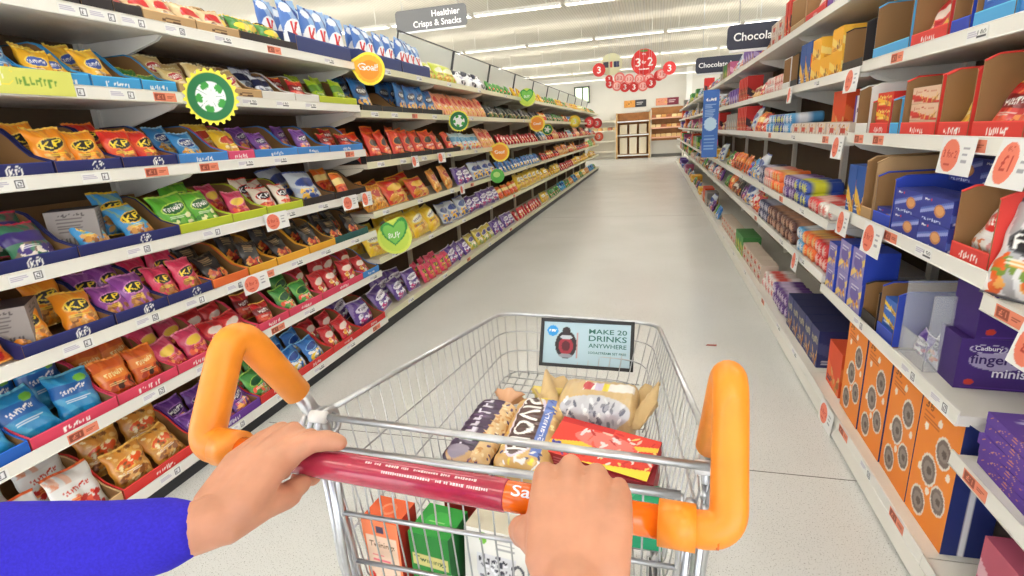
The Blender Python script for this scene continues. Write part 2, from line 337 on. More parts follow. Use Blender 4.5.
def bag_mesh(key, seed):
    a = ART[key](); w, h, t, _ = BAG[key]; U, V = a.U, a.Vv; q = random.Random(seed*77+len(key)*5+ord(key[0]))
    prof = np.clip(1-np.abs(2*U-1)**2.6, 0, 1)**.65; vp = np.clip(np.minimum((V-.045)/.16, (1-V-.045)/.2), 0, 1)**.55
    T = t/2*prof*vp*(1.12-.3*V)
    for _ in range(6):
        ax, ay, ph = q.uniform(-16, 16), q.uniform(-9, 9), q.uniform(0, 6); T = T+t*.028*np.sin(ax*U+ay*V*1.3+ph)*prof*np.clip(vp*2, 0, 1)
    seal = np.exp(-np.minimum(V, 1-V)/.09); fold = .0022*np.sin(U*q.uniform(34, 46)+q.uniform(0, 6))*seal*1.2
    X = (U-.5)*w*(1-.07*np.sin(PI*V)*1)+.0022*np.sin(V*17+seed); Z = V*h+.003*np.sin(U*7+seed)*V
    bend = t*.25*q.uniform(-1, 1)*np.sin(PI*U)*V
    F1 = np.stack([X, -T+fold+bend, Z], -1).reshape(-1, 3); F2 = np.stack([X, T*.8+fold+bend+.0004, Z], -1).reshape(-1, 3)
    W_, H_ = a.w, a.h; Fa = []; n = W_*H_
    idx = np.arange(n).reshape(H_, W_); q0, q1, q2, q3 = idx[:-1, :-1].ravel(), idx[:-1, 1:].ravel(), idx[1:, 1:].ravel(), idx[1:, :-1].ravel()
    Fa = np.concatenate([np.stack([q0, q1, q2, q3], 1), np.stack([q3, q2, q1, q0], 1)+n])
    rim = np.concatenate([idx[0, :], idx[1:, -1], idx[-1, -2::-1], idx[-2:0:-1, 0]]); r2 = np.roll(rim, -1)
    Fa = np.concatenate([Fa, np.stack([rim, rim+n, r2+n, r2], 1)])
    c = a.lin(); return mesh_np('bag_'+key, np.concatenate([F1, F2]), Fa.tolist(), [M_film], cols=np.concatenate([c, c]))
_bm = {}
def bag_kind(key):
    w = BAG[key][3]
    for a, b in (('multipack', 'crisp_multipack'), ('pouch', 'snack_pouch'), ('nut', 'nut_bag'), ('sweet', 'sweet_bag'), ('tortilla', 'tortilla_chip_bag'), ('crisp', 'crisp_bag'), ('popcorn', 'popcorn_bag'), ('packet', 'snack_packet')):
        if a in w: return b
    return 'snack_bag'
def bag(key, loc, rz, lean=.3, roll=0., seed=None, sc=1.0, rx=None):
    s = R.randrange(3) if seed is None else seed
    if (key, s) not in _bm: _bm[key, s] = bag_mesh(key, s)
    nm = bag_kind(key)
    o = bpy.data.objects.new(nm, _bm[key, s]); link(o); o.location = loc; o.scale = (sc,)*3
    o.rotation_euler = (Matrix.Rotation(rz, 4, 'Z')@Matrix.Rotation(-lean, 4, 'X')@Matrix.Rotation(roll, 4, 'Y')).to_euler()
    return o

def grid_face(mb, art, O, DU, DV):
    """printed rectangle: O corner, DU, DV edge vectors; outward normal = DU x DV"""
    O, DU, DV = (np.array(v, float) for v in (O, DU, DV)); n = len(mb.V)
    P = O+art.U.reshape(-1, 1)*DU+art.Vv.reshape(-1, 1)*DV; idx = np.arange(art.w*art.h).reshape(art.h, art.w)
    F = np.stack([idx[:-1, :-1].ravel(), idx[:-1, 1:].ravel(), idx[1:, 1:].ravel(), idx[1:, :-1].ravel()], 1)
    mb.add(P, F, False, art.lin())
def pbox(mb, x0, y0, z0, x1, y1, z1, front=None, left=None, right=None, top=None, col=(200, 200, 200)):
    """carton with printed faces: front = -y, left = -x, right = +x, top = +z"""
    mb.col(col); e = []
    if front: grid_face(mb, front, (x0, y0, z0), (x1-x0, 0, 0), (0, 0, z1-z0))
    else: mb.add([(x0, y0, z0), (x1, y0, z0), (x1, y0, z1), (x0, y0, z1)], [(0, 1, 2, 3)])
    if left: grid_face(mb, left, (x0, y1, z0), (0, y0-y1, 0), (0, 0, z1-z0))
    else: mb.add([(x0, y1, z0), (x0, y0, z0), (x0, y0, z1), (x0, y1, z1)], [(0, 1, 2, 3)])
    if right: grid_face(mb, right, (x1, y0, z0), (0, y1-y0, 0), (0, 0, z1-z0))
    else: mb.add([(x1, y0, z0), (x1, y1, z0), (x1, y1, z1), (x1, y0, z1)], [(0, 1, 2, 3)])
    if top: grid_face(mb, top, (x0, y0, z1), (x1-x0, 0, 0), (0, y1-y0, 0))
    else: mb.add([(x0, y0, z1), (x1, y0, z1), (x1, y1, z1), (x0, y1, z1)], [(0, 1, 2, 3)])
    mb.add([(x1, y1, z0), (x0, y1, z0), (x0, y1, z1), (x1, y1, z1)], [(0, 1, 2, 3)])
    mb.add([(x0, y1, z0), (x1, y1, z0), (x1, y0, z0), (x0, y0, z0)], [(0, 1, 2, 3)])

# ------------------------------------------------------------------ display trays (shelf-ready cartons)
TRAY = dict(navy=((34, 40, 100), 'KP', Wt, 'navy carton tray'), ltblue=((60, 156, 214), 'crunch', Wt, 'light blue carton tray'), kraft=((196, 160, 112), 'G', (90, 60, 40), 'plain kraft carton tray'),
 dark=((44, 36, 36), '', Wt, 'dark brown carton tray'), navyk=((48, 62, 116), '', Wt, 'slate blue carton tray'), white=((228, 226, 220), '', Wt, 'white carton tray'), lime=((186, 200, 50), '', Wt, 'lime green carton tray'),
 bluelip=((66, 134, 206), 'snack', Wt, 'blue carton tray'), pink=((226, 80, 120), 'snack', Wt, 'pink carton tray'), orange=((232, 110, 50), '', Wt, 'orange carton tray'), yellow=((236, 170, 50), '', Wt, 'yellow carton tray'),
 teal=((34, 84, 84), '', Wt, 'teal carton tray'), blue2=((30, 96, 190), 'crisps', Wt, 'bright blue carton tray'), pinkb=((222, 66, 96), 'sharing', Wt, 'raspberry pink carton tray'), red=((216, 52, 48), 'treats', Wt, 'red carton tray'),
 purple=((106, 54, 150), 'caramel', Wt, 'purple carton tray'), black=((34, 34, 36), '', Wt, 'black carton tray'))
_tr = {}
def tray(kind, w, loc, rz, hlip=.045, hback=.2, d=.36, tall=False):
    key = (kind, round(w, 2), hlip, hback, d, tall); col, txt, tc, words = TRAY[kind]
    if key not in _tr:
        th = .004; mb = MB(); inner = (150, 112, 70)
        mb.col(inner).box(-w/2, 0, 0, w/2, d, th).box(-w/2, d-th, th, w/2, d, hback)
        prof = [(0, th), (d-th, th), (d-th, hback), (d*.62, hback)]
        prof += [(d*(.62-.5*t), hback-(hback-hlip*1.5)*(1-math.cos(t*PI))/2) for t in (.2, .4, .6, .8, 1)]+[(.0, hlip*1.25)]
        if tall: prof = [(0, th), (d-th, th), (d-th, hback), (.03, hback*.97), (0, hback*.9)]
        for sx in (-1, 1):
            a, b = (sx*w/2, sx*(w/2-th)) if sx < 0 else (w/2-th, w/2)
            mb.col(inner); mb.prism(prof, 0, min(a, b), max(a, b))
            mb.col(col)   # printed outer skin of the side panel
            xo = sx*(w/2+.0006); P = [(xo, p[0], p[1]) for p in prof]; mb.add(P, [tuple(range(len(P)))] if sx > 0 else [tuple(range(len(P)-1, -1, -1))])
            e = [(p[0], p[1]) for p in prof[2:]]   # printed fold along the cut edge
            pts = []
            for (y, z) in e: pts.append((sx*(w/2-th/2), y, z))
            mb.tube(pts, .0035, 5)
        body = mb.obj('display_tray', M_card); me = body.data; bpy.data.objects.remove(body)
        nw = max(12, int(w/.004)); art = Art(nw, 12, col); art.rect(0, .93, 1, 1, tuple(min(255, c*1.2+20) for c in col))
        if kind == 'navy': art.ell(.62 if w > .2 else .5, .5, .022/w, .4, Wt).ell(.62 if w > .2 else .5, .5, .019/w, .33, col).text('KP', .62 if w > .2 else .5, .5, .026/w, .36, Wt)
        elif txt: art.text(txt, .5, .5, min(.6, .09/w), .36, tc)
        fb = MB(); hl = hlip*(1.25 if not tall else 1); nx = nw
        grid_face(fb, art, (-w/2, -.0015, 0), (w, 0, 0), (0, 0, hl)); fb.col(inner); fb.add([(-w/2, .003, 0), (w/2, .003, 0), (w/2, .003, hl), (-w/2, .003, hl)], [(3, 2, 1, 0)])
        fb.col(col); fb.add([(-w/2, -.0015, hl), (w/2, -.0015, hl), (w/2, .003, hl), (-w/2, .003, hl)], [(0, 1, 2, 3)])
        fo = fb.obj('front_lip', M_card); fm = fo.data; bpy.data.objects.remove(fo); _tr[key] = (me, fm)
    me, fm = _tr[key]
    o = link(bpy.data.objects.new('display_tray', me)); o.location = loc; o.rotation_euler = (0, 0, rz)
    f = link(bpy.data.objects.new('front_lip', fm), o); f.location = (0, -.0005, 0)
    return o, words

# ------------------------------------------------------------------ price tickets and promo cards
def ticket_art(kind, k):
    a = Art(34, 13, (240, 240, 236)); a.lines(3, .06, .55, .3, .8, (170, 160, 190), k)
    if kind == 0: a.rect(.68, .12, .93, .88, (30, 32, 50)).rect(.72, .24, .89, .76, (236, 236, 238)).text('£2' if k % 2 else '£1', .805, .5, .13, .42, (30, 32, 50))
    if kind == 1: a.text('1.50' if k % 2 else '1.00', .72, .6, .4, .34, (30, 30, 34)).rect(.5, .2, .95, .34, (60, 60, 66))
    if kind == 2: a.a[:] = (236, 140, 110); a.rect(.06, .15, .5, .85, (150, 70, 50)).text('£1', .28, .5, .28, .5, (236, 140, 110)).lines(2, .58, .92, .3, .7, (150, 60, 40), k)
    return a
_tk = {}
def ticket(side, X, Y, z, kind, k, where):
    if (kind, k % 2) not in _tk:
        mb = MB(); grid_face(mb, ticket_art(kind, k), (-.05, 0, 0), (.1, 0, 0), (0, 0, .032)); mb.col((236, 236, 232)).box(-.05, .0003, 0, .05, .001, .032)
        o = mb.obj('price_ticket', M_card); _tk[kind, k % 2] = o.data; bpy.data.objects.remove(o)
    o = link(bpy.data.objects.new('price_ticket', _tk[kind, k % 2])); rz = PI/2 if side == 'L' else -PI/2
    o.location = (X+(.0022 if side == 'L' else -.0022), Y, z); o.rotation_euler = (0, 0, rz)
    reg(o, ['white price ticket, black square', 'white price ticket, plain figures', 'orange offer price ticket'][kind], 'price ticket', where, 'small price tickets on the shelf edges'); return o
_pc = {}
def promo_card(side, X, Y, z, w=.15, h=.1, tilt=.0, txt='3 for 2', where=''):
    key = (w, h, txt)
    if key not in _pc:
        a = Art(56, 38, (238, 238, 236)); a.ell(.33, .5, .27, .44, (240, 130, 104))
        if txt == '£1': a.text('£1', .33, .5, .26, .34, (196, 60, 44)).text('ONLY', .33, .8, .16, .1, (196, 60, 44))
        else: a.text('3 for 2', .33, .55, .42, .2, (196, 60, 44)).lines(1, .2, .46, .2, .32, (196, 60, 44))
        a.lines(3, .68, .92, .3, .8, (150, 150, 160), 4)
        mb = MB(); grid_face(mb, a, (-w/2, 0, -h), (w, 0, 0), (0, 0, h)); mb.col((236, 236, 232)).box(-w/2, .0004, -h, w/2, .0015, 0)
        o = mb.obj('promo_card', M_card); _pc[key] = o.data; bpy.data.objects.remove(o)
    o = link(bpy.data.objects.new('promo_card', _pc[key])); s = 1 if side == 'L' else -1
    o.location = (X+s*.006, Y, z); o.rotation_euler = (Matrix.Rotation(PI/2*s, 4, 'Z')@Matrix.Rotation(-tilt, 4, 'X')).to_euler()
    reg(o, 'white promo card with red disc' if txt != '£1' else 'white £1 card with red disc', 'promo card', where, 'promotion cards hung on the shelf edges'); return o

# ================================================================== THE ROOM
def floor_mat():
    M = mat('terrazzo', (205, 205, 198), .22, spec=.5); nt = M.node_tree; L = nt.links.new; b = nt.nodes['Principled BSDF']
    tc = nt.nodes.new('ShaderNodeTexCoord')
    def nz(scale, det):
        n = nt.nodes.new('ShaderNodeTexNoise'); n.inputs['Scale'].default_value = scale; n.inputs['Detail'].default_value = det; L(tc.outputs['Object'], n.inputs['Vector']); return n
    def ramp(src, stops):
        r = nt.nodes.new('ShaderNodeValToRGB'); e = r.color_ramp.elements
        for i, (p, c) in enumerate(stops):
            k = e[i] if i < 2 else e.new(p); k.position = p; k.color = (*lin(c), 1)
        L(src, r.inputs['Fac']); return r
    big = ramp(nz(1.2, 3).outputs['Fac'], [(.3, (216, 217, 214)), (.7, (226, 227, 225))])
    sp = nz(230, 2); f = ramp(sp.outputs['Fac'], [(.31, (0, 0, 0)), (.40, (255, 255, 255))])
    mx = nt.nodes.new('ShaderNodeMix'); mx.data_type = 'RGBA'; mx.inputs[6].default_value = (*lin((138, 136, 130)), 1); L(f.outputs['Color'], mx.inputs[0]); L(big.outputs['Color'], mx.inputs[7])
    sp2 = nz(340, 1); f2 = ramp(sp2.outputs['Fac'], [(.62, (0, 0, 0)), (.7, (255, 255, 255))])
    mx2 = nt.nodes.new('ShaderNodeMix'); mx2.data_type = 'RGBA'; L(f2.outputs['Color'], mx2.inputs[0]); L(mx.outputs[2], mx2.inputs[6]); mx2.inputs[7].default_value = (*lin((226, 226, 222)), 1)
    L(mx2.outputs[2], b.inputs['Base Color']); return M
mb = MB(); mb.box(-14, -6, -.05, 10, 25.4, 0); struct(mb.obj('floor', floor_mat()))
mb = MB()
for y in (1.905, 8.2, 14.5): mb.box(-1.84, y-.002, 0, .744, y+.002, .0006)
struct(mb.obj('trim_1', mat('floor_joint', (96, 94, 88), .7)), 'dark expansion joint across the floor')
def ceil_mat():
    M = mat('ceiling_planks', (206, 200, 184), .6); nt = M.node_tree; L = nt.links.new; b = nt.nodes['Principled BSDF']
    tc = nt.nodes.new('ShaderNodeTexCoord'); w = nt.nodes.new('ShaderNodeTexWave'); w.wave_type = 'BANDS'; w.bands_direction = 'X'; w.inputs['Scale'].default_value = 5.5
    L(tc.outputs['Object'], w.inputs['Vector']); r = nt.nodes.new('ShaderNodeValToRGB'); e = r.color_ramp.elements
    e[0].position = 0; e[0].color = (*lin((188, 180, 162)), 1); e[1].position = .25; e[1].color = (*lin((212, 206, 190)), 1)
    L(w.outputs['Fac'], r.inputs['Fac']); L(r.outputs['Color'], b.inputs['Base Color']); return M
mb = MB(); mb.box(-20, -6, CEIL_Z+.34, 12, 25.4, CEIL_Z+.4); struct(mb.obj('ceiling', ceil_mat()))
M_wall = noise_tint(mat('wall_paint', (228, 224, 212), .7), 1.5, .02)
mb = MB(); mb.box(-20, 25.2, 0, 12, 25.4, CEIL_Z+.34); struct(mb.obj('wall_back', M_wall))
mb = MB(); mb.box(-14, 25.17, 0, 10, 25.2, .12); struct(mb.obj('baseboard_back', mat('grey_skirting', (120, 118, 112), .5)))
mb = MB(); mb.box(1.22, 24.9, 0, 1.45, 25.2, CEIL_Z+.34); struct(mb.obj('wall_pillar', mat('pillar_white', (246, 244, 236), .5)), 'white pillar against the back wall')
# window high on the back wall
mb = MB(); mb.box(-3.62, 25.12, 2.5, -2.92, 25.2, 2.56).box(-3.62, 25.12, 3.16, -2.92, 25.2, 3.22)
for x in (-3.62, -3.27, -2.98): mb.box(x, 25.12, 2.5, x+.06, 25.2, 3.22)
wf = struct(mb.obj('window_1', mat('window_frame_dark', (90, 96, 84), .5)))
mb = MB(); mb.box(-3.56, 25.17, 2.56, -2.98, 25.19, 3.16); g = mb.obj('window_pane', mat('bright_daylight_glass', (226, 244, 206), .2, emit=1.2), wf)

# ceiling luminaires in cross-aisle rows
M_tube = mat('fluorescent_diffuser', (255, 252, 248), .4, emit=LAMP_POWER); M_louv = mat('louvre_fins', (225, 222, 212), .4)
lum = empty('ceiling_light', (0, 0, CEIL_Z))
mb = MB()
for e in (-1, 1): mb.prism([(e*.07, -.02), (e*.08, -.02), (e*.072, .03), (e*.064, .03)], 0, -.74, .74)
for x in (-.745, .735): mb.box(x, -.075, -.018, x+.01, .075, .03)
mb.box(-.73, -.036, .027, .73, .036, .031)
for x in (-.5, .5): mb.box(x-.004, -.004, .012, x+.004, .004, .34)
mb.obj('housing', M_shelfw, lum)
mb = MB(); mb.bbox(-.73, -.045, .0, .73, .045, .024, .01); mb.obj('diffuser', M_tube, lum)
mb = MB()
for i in range(16): mb.box(-.74+i*.0985, -.072, -.02, -.734+i*.0985, .072, 0)
mb.obj('louvre', M_louv, lum)
rows = [-4.0, -.9, 2.3, 5.75, 9.4, 13.05, 16.7, 20.1, 23.4]; first = True
rn = ['rearmost', 'second', 'third', 'fourth', 'fifth', 'sixth', 'seventh', 'eighth', 'farthest']
for ri, y in enumerate(rows):
    for k in range(15):
        x = -13.2+k*1.56+(.1 if ri % 2 else 0)
        if first: o = lum; o.location = (x, y, CEIL_Z); first = False
        else: o = copy_thing(lum, (x, y, CEIL_Z))
        o['sortkey'] = k
        REG.append((o, 'white strip light', 'ceiling light', f'from the left in the {rn[ri]} cross-aisle ceiling row', 'strip lights in rows on the ceiling'))

# ================================================================== SHELVING
XL, XR = -1.845, .745
ZAB = [1.755, 1.50, 1.225, .95, .69, .405, .06]
ZC = [1.76, 1.47, 1.14, .81, .49, .08]
ZRA = [1.785, 1.465, 1.183, .88, .51, .06]
ZRF = [1.785, 1.45, 1.17, .80, .55, .06]
ZRN = [1.785, 1.465, 1.183, .83, .40, .06]
FR = [.825, .825, .80, .763, .763, .745]      # front edge of each right-hand shelf
LEV = {7: ['top', 'second', 'third', 'fourth', 'fifth', 'sixth', 'bottom'], 6: ['top', 'second', 'third', 'fourth', 'fifth', 'bottom']}
BAYN = ['nearest', 'second', 'third', 'fourth', 'fifth', 'sixth', 'seventh', 'eighth', 'ninth', 'tenth', 'eleventh', 'twelfth', 'thirteenth', 'fourteenth', 'fifteenth', 'sixteenth', 'seventeenth']
M_rail = mat('price_rail_white', (236, 234, 226), .35); M_railc = mat('price_rail_cream', (226, 222, 190), .35)
def bay(side, y0, y1, Z, fronts, idx, near):
    s = 1 if side == 'L' else -1; words = 'left' if side == 'L' else 'right'
    root = empty('shelving_bay', ((XL if s > 0 else XR), (y0+y1)/2, 0), (0, 0, PI/2 if s > 0 else -PI/2)); w = (y1-y0)
    # local: x along the aisle, -y towards the aisle, z up ; front plane at y=0
    depth = .47; sh = M_shelfw if (near or side == 'R') else M_shelf; rl = M_rail if (near or side == 'R') else M_railc
    top = 2.02
    mb = MB(); mb.box(-w/2, depth, .06, w/2, depth+.02, top); mb.obj('back_panel', M_back, root)
    for e in (-1, 1): mb = MB(); mb.box(e*(w/2-.012)-.012, depth-.03, 0, e*(w/2-.012)+.012, depth, top); mb.obj('upright', sh, root)
    mb = MB(); mb.box(-w/2, .02, 0, w/2, depth, Z[-1]-.005); mb.obj('plinth', M_plinth, root)
    for i, z in enumerate(Z):
        f = abs(fronts[i]-(XL if s > 0 else XR)); last = i == len(Z)-1
        mb = MB(); zz = z+.03
        mb.box(-w/2+.002, f+.004, zz-.022, w/2-.002, depth, zz)
        mb.box(-w/2+.002, f+.004, z, w/2-.002, f+.03, zz-.0221)
        if side == 'R' and last: mb.prism([(-.012, .012), (.018, .012), (.018, z-.002), (.0, z-.002)], 0, -w/2, w/2)
        o = mb.obj('shelf', sh, root); o.location = (0, 0, 0)
        mb = MB(); mb.prism([(f-.002, z), (f+.004, z), (f+.004, z+.044), (f+.001, z+.044)], 0, -w/2+.001, w/2-.001)
        mb.tube([(-w/2+.001, f-.001, z+.002), (w/2-.001, f-.001, z+.002)], .0025, 5); mb.tube([(-w/2+.001, f+.001, z+.043), (w/2-.001, f+.001, z+.043)], .002, 5)
        mb.obj('price_rail', rl, o)
        if not last:
            for e in (-1, 1):
                mb = MB(); x = e*(w/2-.006); mb.prism([(f+.03, zz-.024), (depth-.03, zz-.024), (depth-.03, zz-.12), (depth-.1, zz-.12), (f+.06, zz-.045)], 0, x-.0015, x+.0015); mb.obj('bracket', sh, o)
    tag(root, f'{"white" if near or side == "R" else "cream"} steel shelving bay on the {words}, {BAYN[idx]} from the shopper', 'shelving', f'shelving bays along the {words} side of the aisle')
    return root
bl = [.46, 1.825, 3.19]; 
while bl[-1] < 17.5: bl.append(round(bl[-1]+1.365, 3))
for i in range(len(bl)-1):
    near = i < 2; Z = ZAB if near else ZC; bay('L', bl[i], bl[i+1], Z, [XL]*len(Z), i, near)
br = [.08, 1.44, 2.65]
while br[-1] < 20: br.append(round(br[-1]+1.33, 3))
for i in range(len(br)-1): bay('R', br[i], br[i+1], ZRN if i == 0 else ZRA if i == 1 else ZRF, FR, i, True)
def bayname(side, Y):
    b = bl if side == 'L' else br
    for i in range(len(b)-1):
        if b[i] <= Y < b[i+1]: return BAYN[i], i
    return BAYN[0], 0
def where(side, Y, lev, n): nm, i = bayname(side, Y); return f'{LEV[n][lev]} shelf, {nm} {"left" if side == "L" else "right"} bay'

def fill(side, Xf, z, y0, y1, tr, key, n, lev, nlev, back=True, rz=None):
    """one facing: a carton tray (optional) with its bags"""
    s = 1 if side == 'L' else -1; rz = PI/2*s; w = y1-y0; Yc = (y0+y1)/2; wh = where(side, Yc, lev, nlev)
    gap = .2 if nlev == 7 else .24
    ym = .012
    if tr:
        o, words = tray(tr, round(w-.006, 2), (Xf-s*ym, Yc, z+.001), rz, .04 if tr not in ('navyk',) else .075, hback=.17 if tr not in ('navyk',) else .14)
        reg(o, words, 'carton tray', wh, 'carton trays on the shelves')
    if not n: return
    bw, bh, bt, words = BAG[key]; pitch = (w-.012)/n; sc = min(1.0, max(.6, pitch*1.12/bw)); 
    if tr == '' and bw > pitch*1.6: sc = 1.0
    lean0 = {'speck': .1, 'peach': .08, 'dorblue': .2, 'dorred': .25}.get(key, .38)
    top = 1e9 if lev == 0 else gap
    for row in range(2 if back else 1):
        for k in range(n):
            if row and R.random() < .15: continue
            y = y0+.006+pitch*(k+.5)+R.uniform(-.008, .008); lean = lean0+R.uniform(-.12, .12)+(.12 if row == 0 and lean0 > .2 else 0)
            if bh*sc*math.cos(lean) > top-.01: lean = math.acos(max(.2, min(1, (top-.015)/(bh*sc))))
            dx = .018+bt*.45+row*(bt*1.1+.07)+R.uniform(0, .008)
            zz = z+.006+(.03 if row and tr else 0)
            o = bag(key, (Xf-s*(dx+ym), y, zz), rz+R.uniform(-.16, .16), lean, R.uniform(-.12, .12), None, sc*R.uniform(.95, 1.03))
            reg(o, words, bag_kind(key).replace('_', ' '), ('back row, ' if row else 'front row, ')+wh, 'snack bags on the shelves')
INV = {
('AB', 0): [(1.431, 1.51, 'dark', 'beige', 1), (1.51, 1.626, 'dark', 'purp', 1), (1.626, 1.739, 'dark', 'redp', 1), (1.739, 1.985, 'kraft', 'semi', 2), (1.985, 2.231, 'kraft', 'semi', 2), (2.231, 2.648, 'dark', 'grnyel', 2), (2.648, 3.18, 'navyk', 'speck', 4)],
('AB', 1): [(1.158, 1.305, 'ltblue', 'bluebag', 1), (1.305, 1.474, 'ltblue', 'mccoy', 2), (1.474, 1.663, 'ltblue', 'mccoy', 1), (1.663, 1.82, 'ltblue', 'leafy', 2), (1.829, 2.092, 'kraft', 'popcorn', 2), (2.092, 2.307, 'kraft', 'popcorn', 1), (2.307, 2.561, 'white', 'blackwhite', 1), (2.561, 2.777, 'white', 'redp', 1), (2.777, 3.18, 'lime', 'limebag', 2)],
('AB', 2): [(0.98, 1.28, 'navy', '', 0), (1.28, 1.509, 'navy', 'kporange', 2), (1.509, 1.747, 'navy', 'kpred', 2), (1.747, 2.016, 'bluelip', 'bluebag', 1), (2.016, 2.182, 'pink', 'yellowbag', 1), (2.182, 2.503, 'bluelip', 'purplebag', 1), (2.503, 2.803, 'bluelip', 'purplebag', 1), (2.803, 3.18, 'bluelip', 'redp', 2)],
('AB', 3): [(0.929, 1.277, 'navy', 'mixflat', 2), (1.277, 1.679, 'navy', 'kpblue', 2), (1.679, 1.963, 'lime', 'greenbag', 2), (1.963, 2.191, 'lime', 'pinkbag', 1), (2.191, 2.48, 'lime', 'kpwhite', 2), (2.48, 2.791, 'dark', 'silver', 1), (2.791, 3.146, 'dark', 'orangebag', 1)],
('AB', 4): [(0.76, 1.023, '', 'orangebag', 2), (1.033, 1.331, 'navy', 'kporange', 2), (1.331, 1.549, 'navy', 'kppurple', 2), (1.549, 1.774, 'navy', 'kppink', 2), (1.774, 1.994, 'orange', 'darkbag', 1), (1.994, 2.194, 'yellow', 'darkbag', 1), (2.194, 2.463, 'yellow', 'darkbag', 1), (2.463, 2.721, 'yellow', 'darkbag', 1), (2.721, 3.103, 'teal', 'darkbag', 2)],
('AB', 5): [(0.718, 0.975, 'blue2', 'lentil', 2), (0.975, 1.258, 'pinkb', 'lentil', 2), (1.258, 1.516, 'pinkb', 'thai', 2), (1.516, 1.752, 'pinkb', 'pinkbag', 2), (1.752, 1.983, 'pinkb', 'redsweet', 2), (1.983, 2.211, 'pinkb', 'redp', 1), (2.211, 2.51, 'pinkb', 'greenpkt', 2), (2.51, 2.962, 'pinkb', 'redsweet', 3), (2.962, 3.18, 'bluelip', 'redsweet', 1)],
('AB', 6): [(0.639, 1.183, 'kraft', 'orwhite', 3), (1.183, 1.542, 'red', 'nutmix', 2), (1.542, 1.902, 'purple', 'purplebag', 3), (1.902, 2.184, 'red', 'greenpkt', 2), (2.184, 2.53, 'red', 'bluesweet', 2), (2.53, 2.86, 'red', 'redsweet', 2), (2.86, 3.18, 'red', 'violet', 1)],
('C', 0): [(3.362, 3.89, 'navyk', 'speck', 4), (3.9, 4.428, 'navyk', 'speck', 4), (4.472, 5.17, '', 'limecrisp', 3), (5.228, 6.184, '', 'cow', 3), (6.264, 7.306, '', 'greenpkt', 6), (7.417, 9.579, '', 'yellowbag', 10)],
('C', 1): [(3.234, 3.505, 'black', 'dorblue', 1), (3.505, 3.82, 'black', '', 0), (3.82, 4.188, 'black', 'dorblue', 2), (4.188, 4.627, 'black', 'dorblue', 2), (4.675, 6.114, '', 'peach', 9), (6.155, 9.25, '', 'nightgreen', 13)],
('C', 2): [(3.2, 3.538, 'black', 'dorred', 2), (3.538, 3.892, 'black', 'dorred', 2), (3.892, 4.313, 'black', 'dorred', 2), (4.313, 5.016, 'black', 'dorred', 3), (5.045, 5.841, '', 'paleblue', 4), (5.879, 6.374, '', 'peach', 3), (6.464, 8.925, '', 'redsweet', 14)],
('C', 3): [(3.2, 3.515, '', 'golden', 2), (3.515, 4.365, '', 'bigred', 2), (4.388, 4.934, '', 'golden', 2), (4.963, 5.506, '', 'violet', 2), (5.506, 6.386, '', 'silver', 4), (6.479, 8.94, '', 'bluesweet', 13)],
('C', 4): [(3.2, 3.633, '', 'hulahoop', 2), (3.633, 4.528, '', 'hulahoop', 3), (4.528, 5.291, '', 'silver', 3), (5.291, 6.404, '', 'violet', 5), (6.452, 7.365, '', 'orangebag', 5), (7.426, 9.046, '', 'hulahoop', 6)],
('C', 5): [(3.2, 3.956, '', 'violet', 3), (3.956, 4.639, '', 'kppink', 5), (4.639, 5.259, '', 'violet', 3), (5.259, 6.124, '', 'popchip', 4), (6.124, 7.154, '', 'violet', 4), (7.213, 8.961, '', 'redsweet', 10)]}
for (b, l), items in INV.items():
    Z = ZAB if b == 'AB' else ZC; n = len(Z)
    for (y0, y1, tr, key, cnt) in items:
        if y1 < 0: continue
        z = Z[l]+.03; fill('L', XL, z, y0, y1, tr, key, cnt, l, n, back=(y0 < 4))
        if y0 < 6.5 and R.random() < .92:
            ticket('L', XL, (y0+y1)/2, Z[l]+.005, (0 if y0 < 1.9 else 1) if R.random() < .78 else 2, R.randrange(2), where('L', (y0+y1)/2, l, n))
# far left bays
FARK = [['yellowbag', 'greenpkt', 'popcorn', 'limecrisp'], ['nightgreen', 'bluesweet', 'orangebag', 'greenpkt'], ['redsweet', 'redp', 'peach', 'paleblue'], ['redp', 'golden', 'greenbag', 'orangebag'], ['redsweet', 'hulahoop', 'violet', 'yellowbag'], ['lentil', 'hulahoop', 'nutmix', 'greenpkt']]
for l in range(6):
    y = 9.15 if l else 9.62
    while y < 17.5:
        key = R.choice(FARK[l]); n = 3; w = .2*n; y1 = min(y+w, 17.75)
        fill('L', XL, ZC[l]+.03, y, y1, '', key, n, l, 6, back=False); y = y1+.02

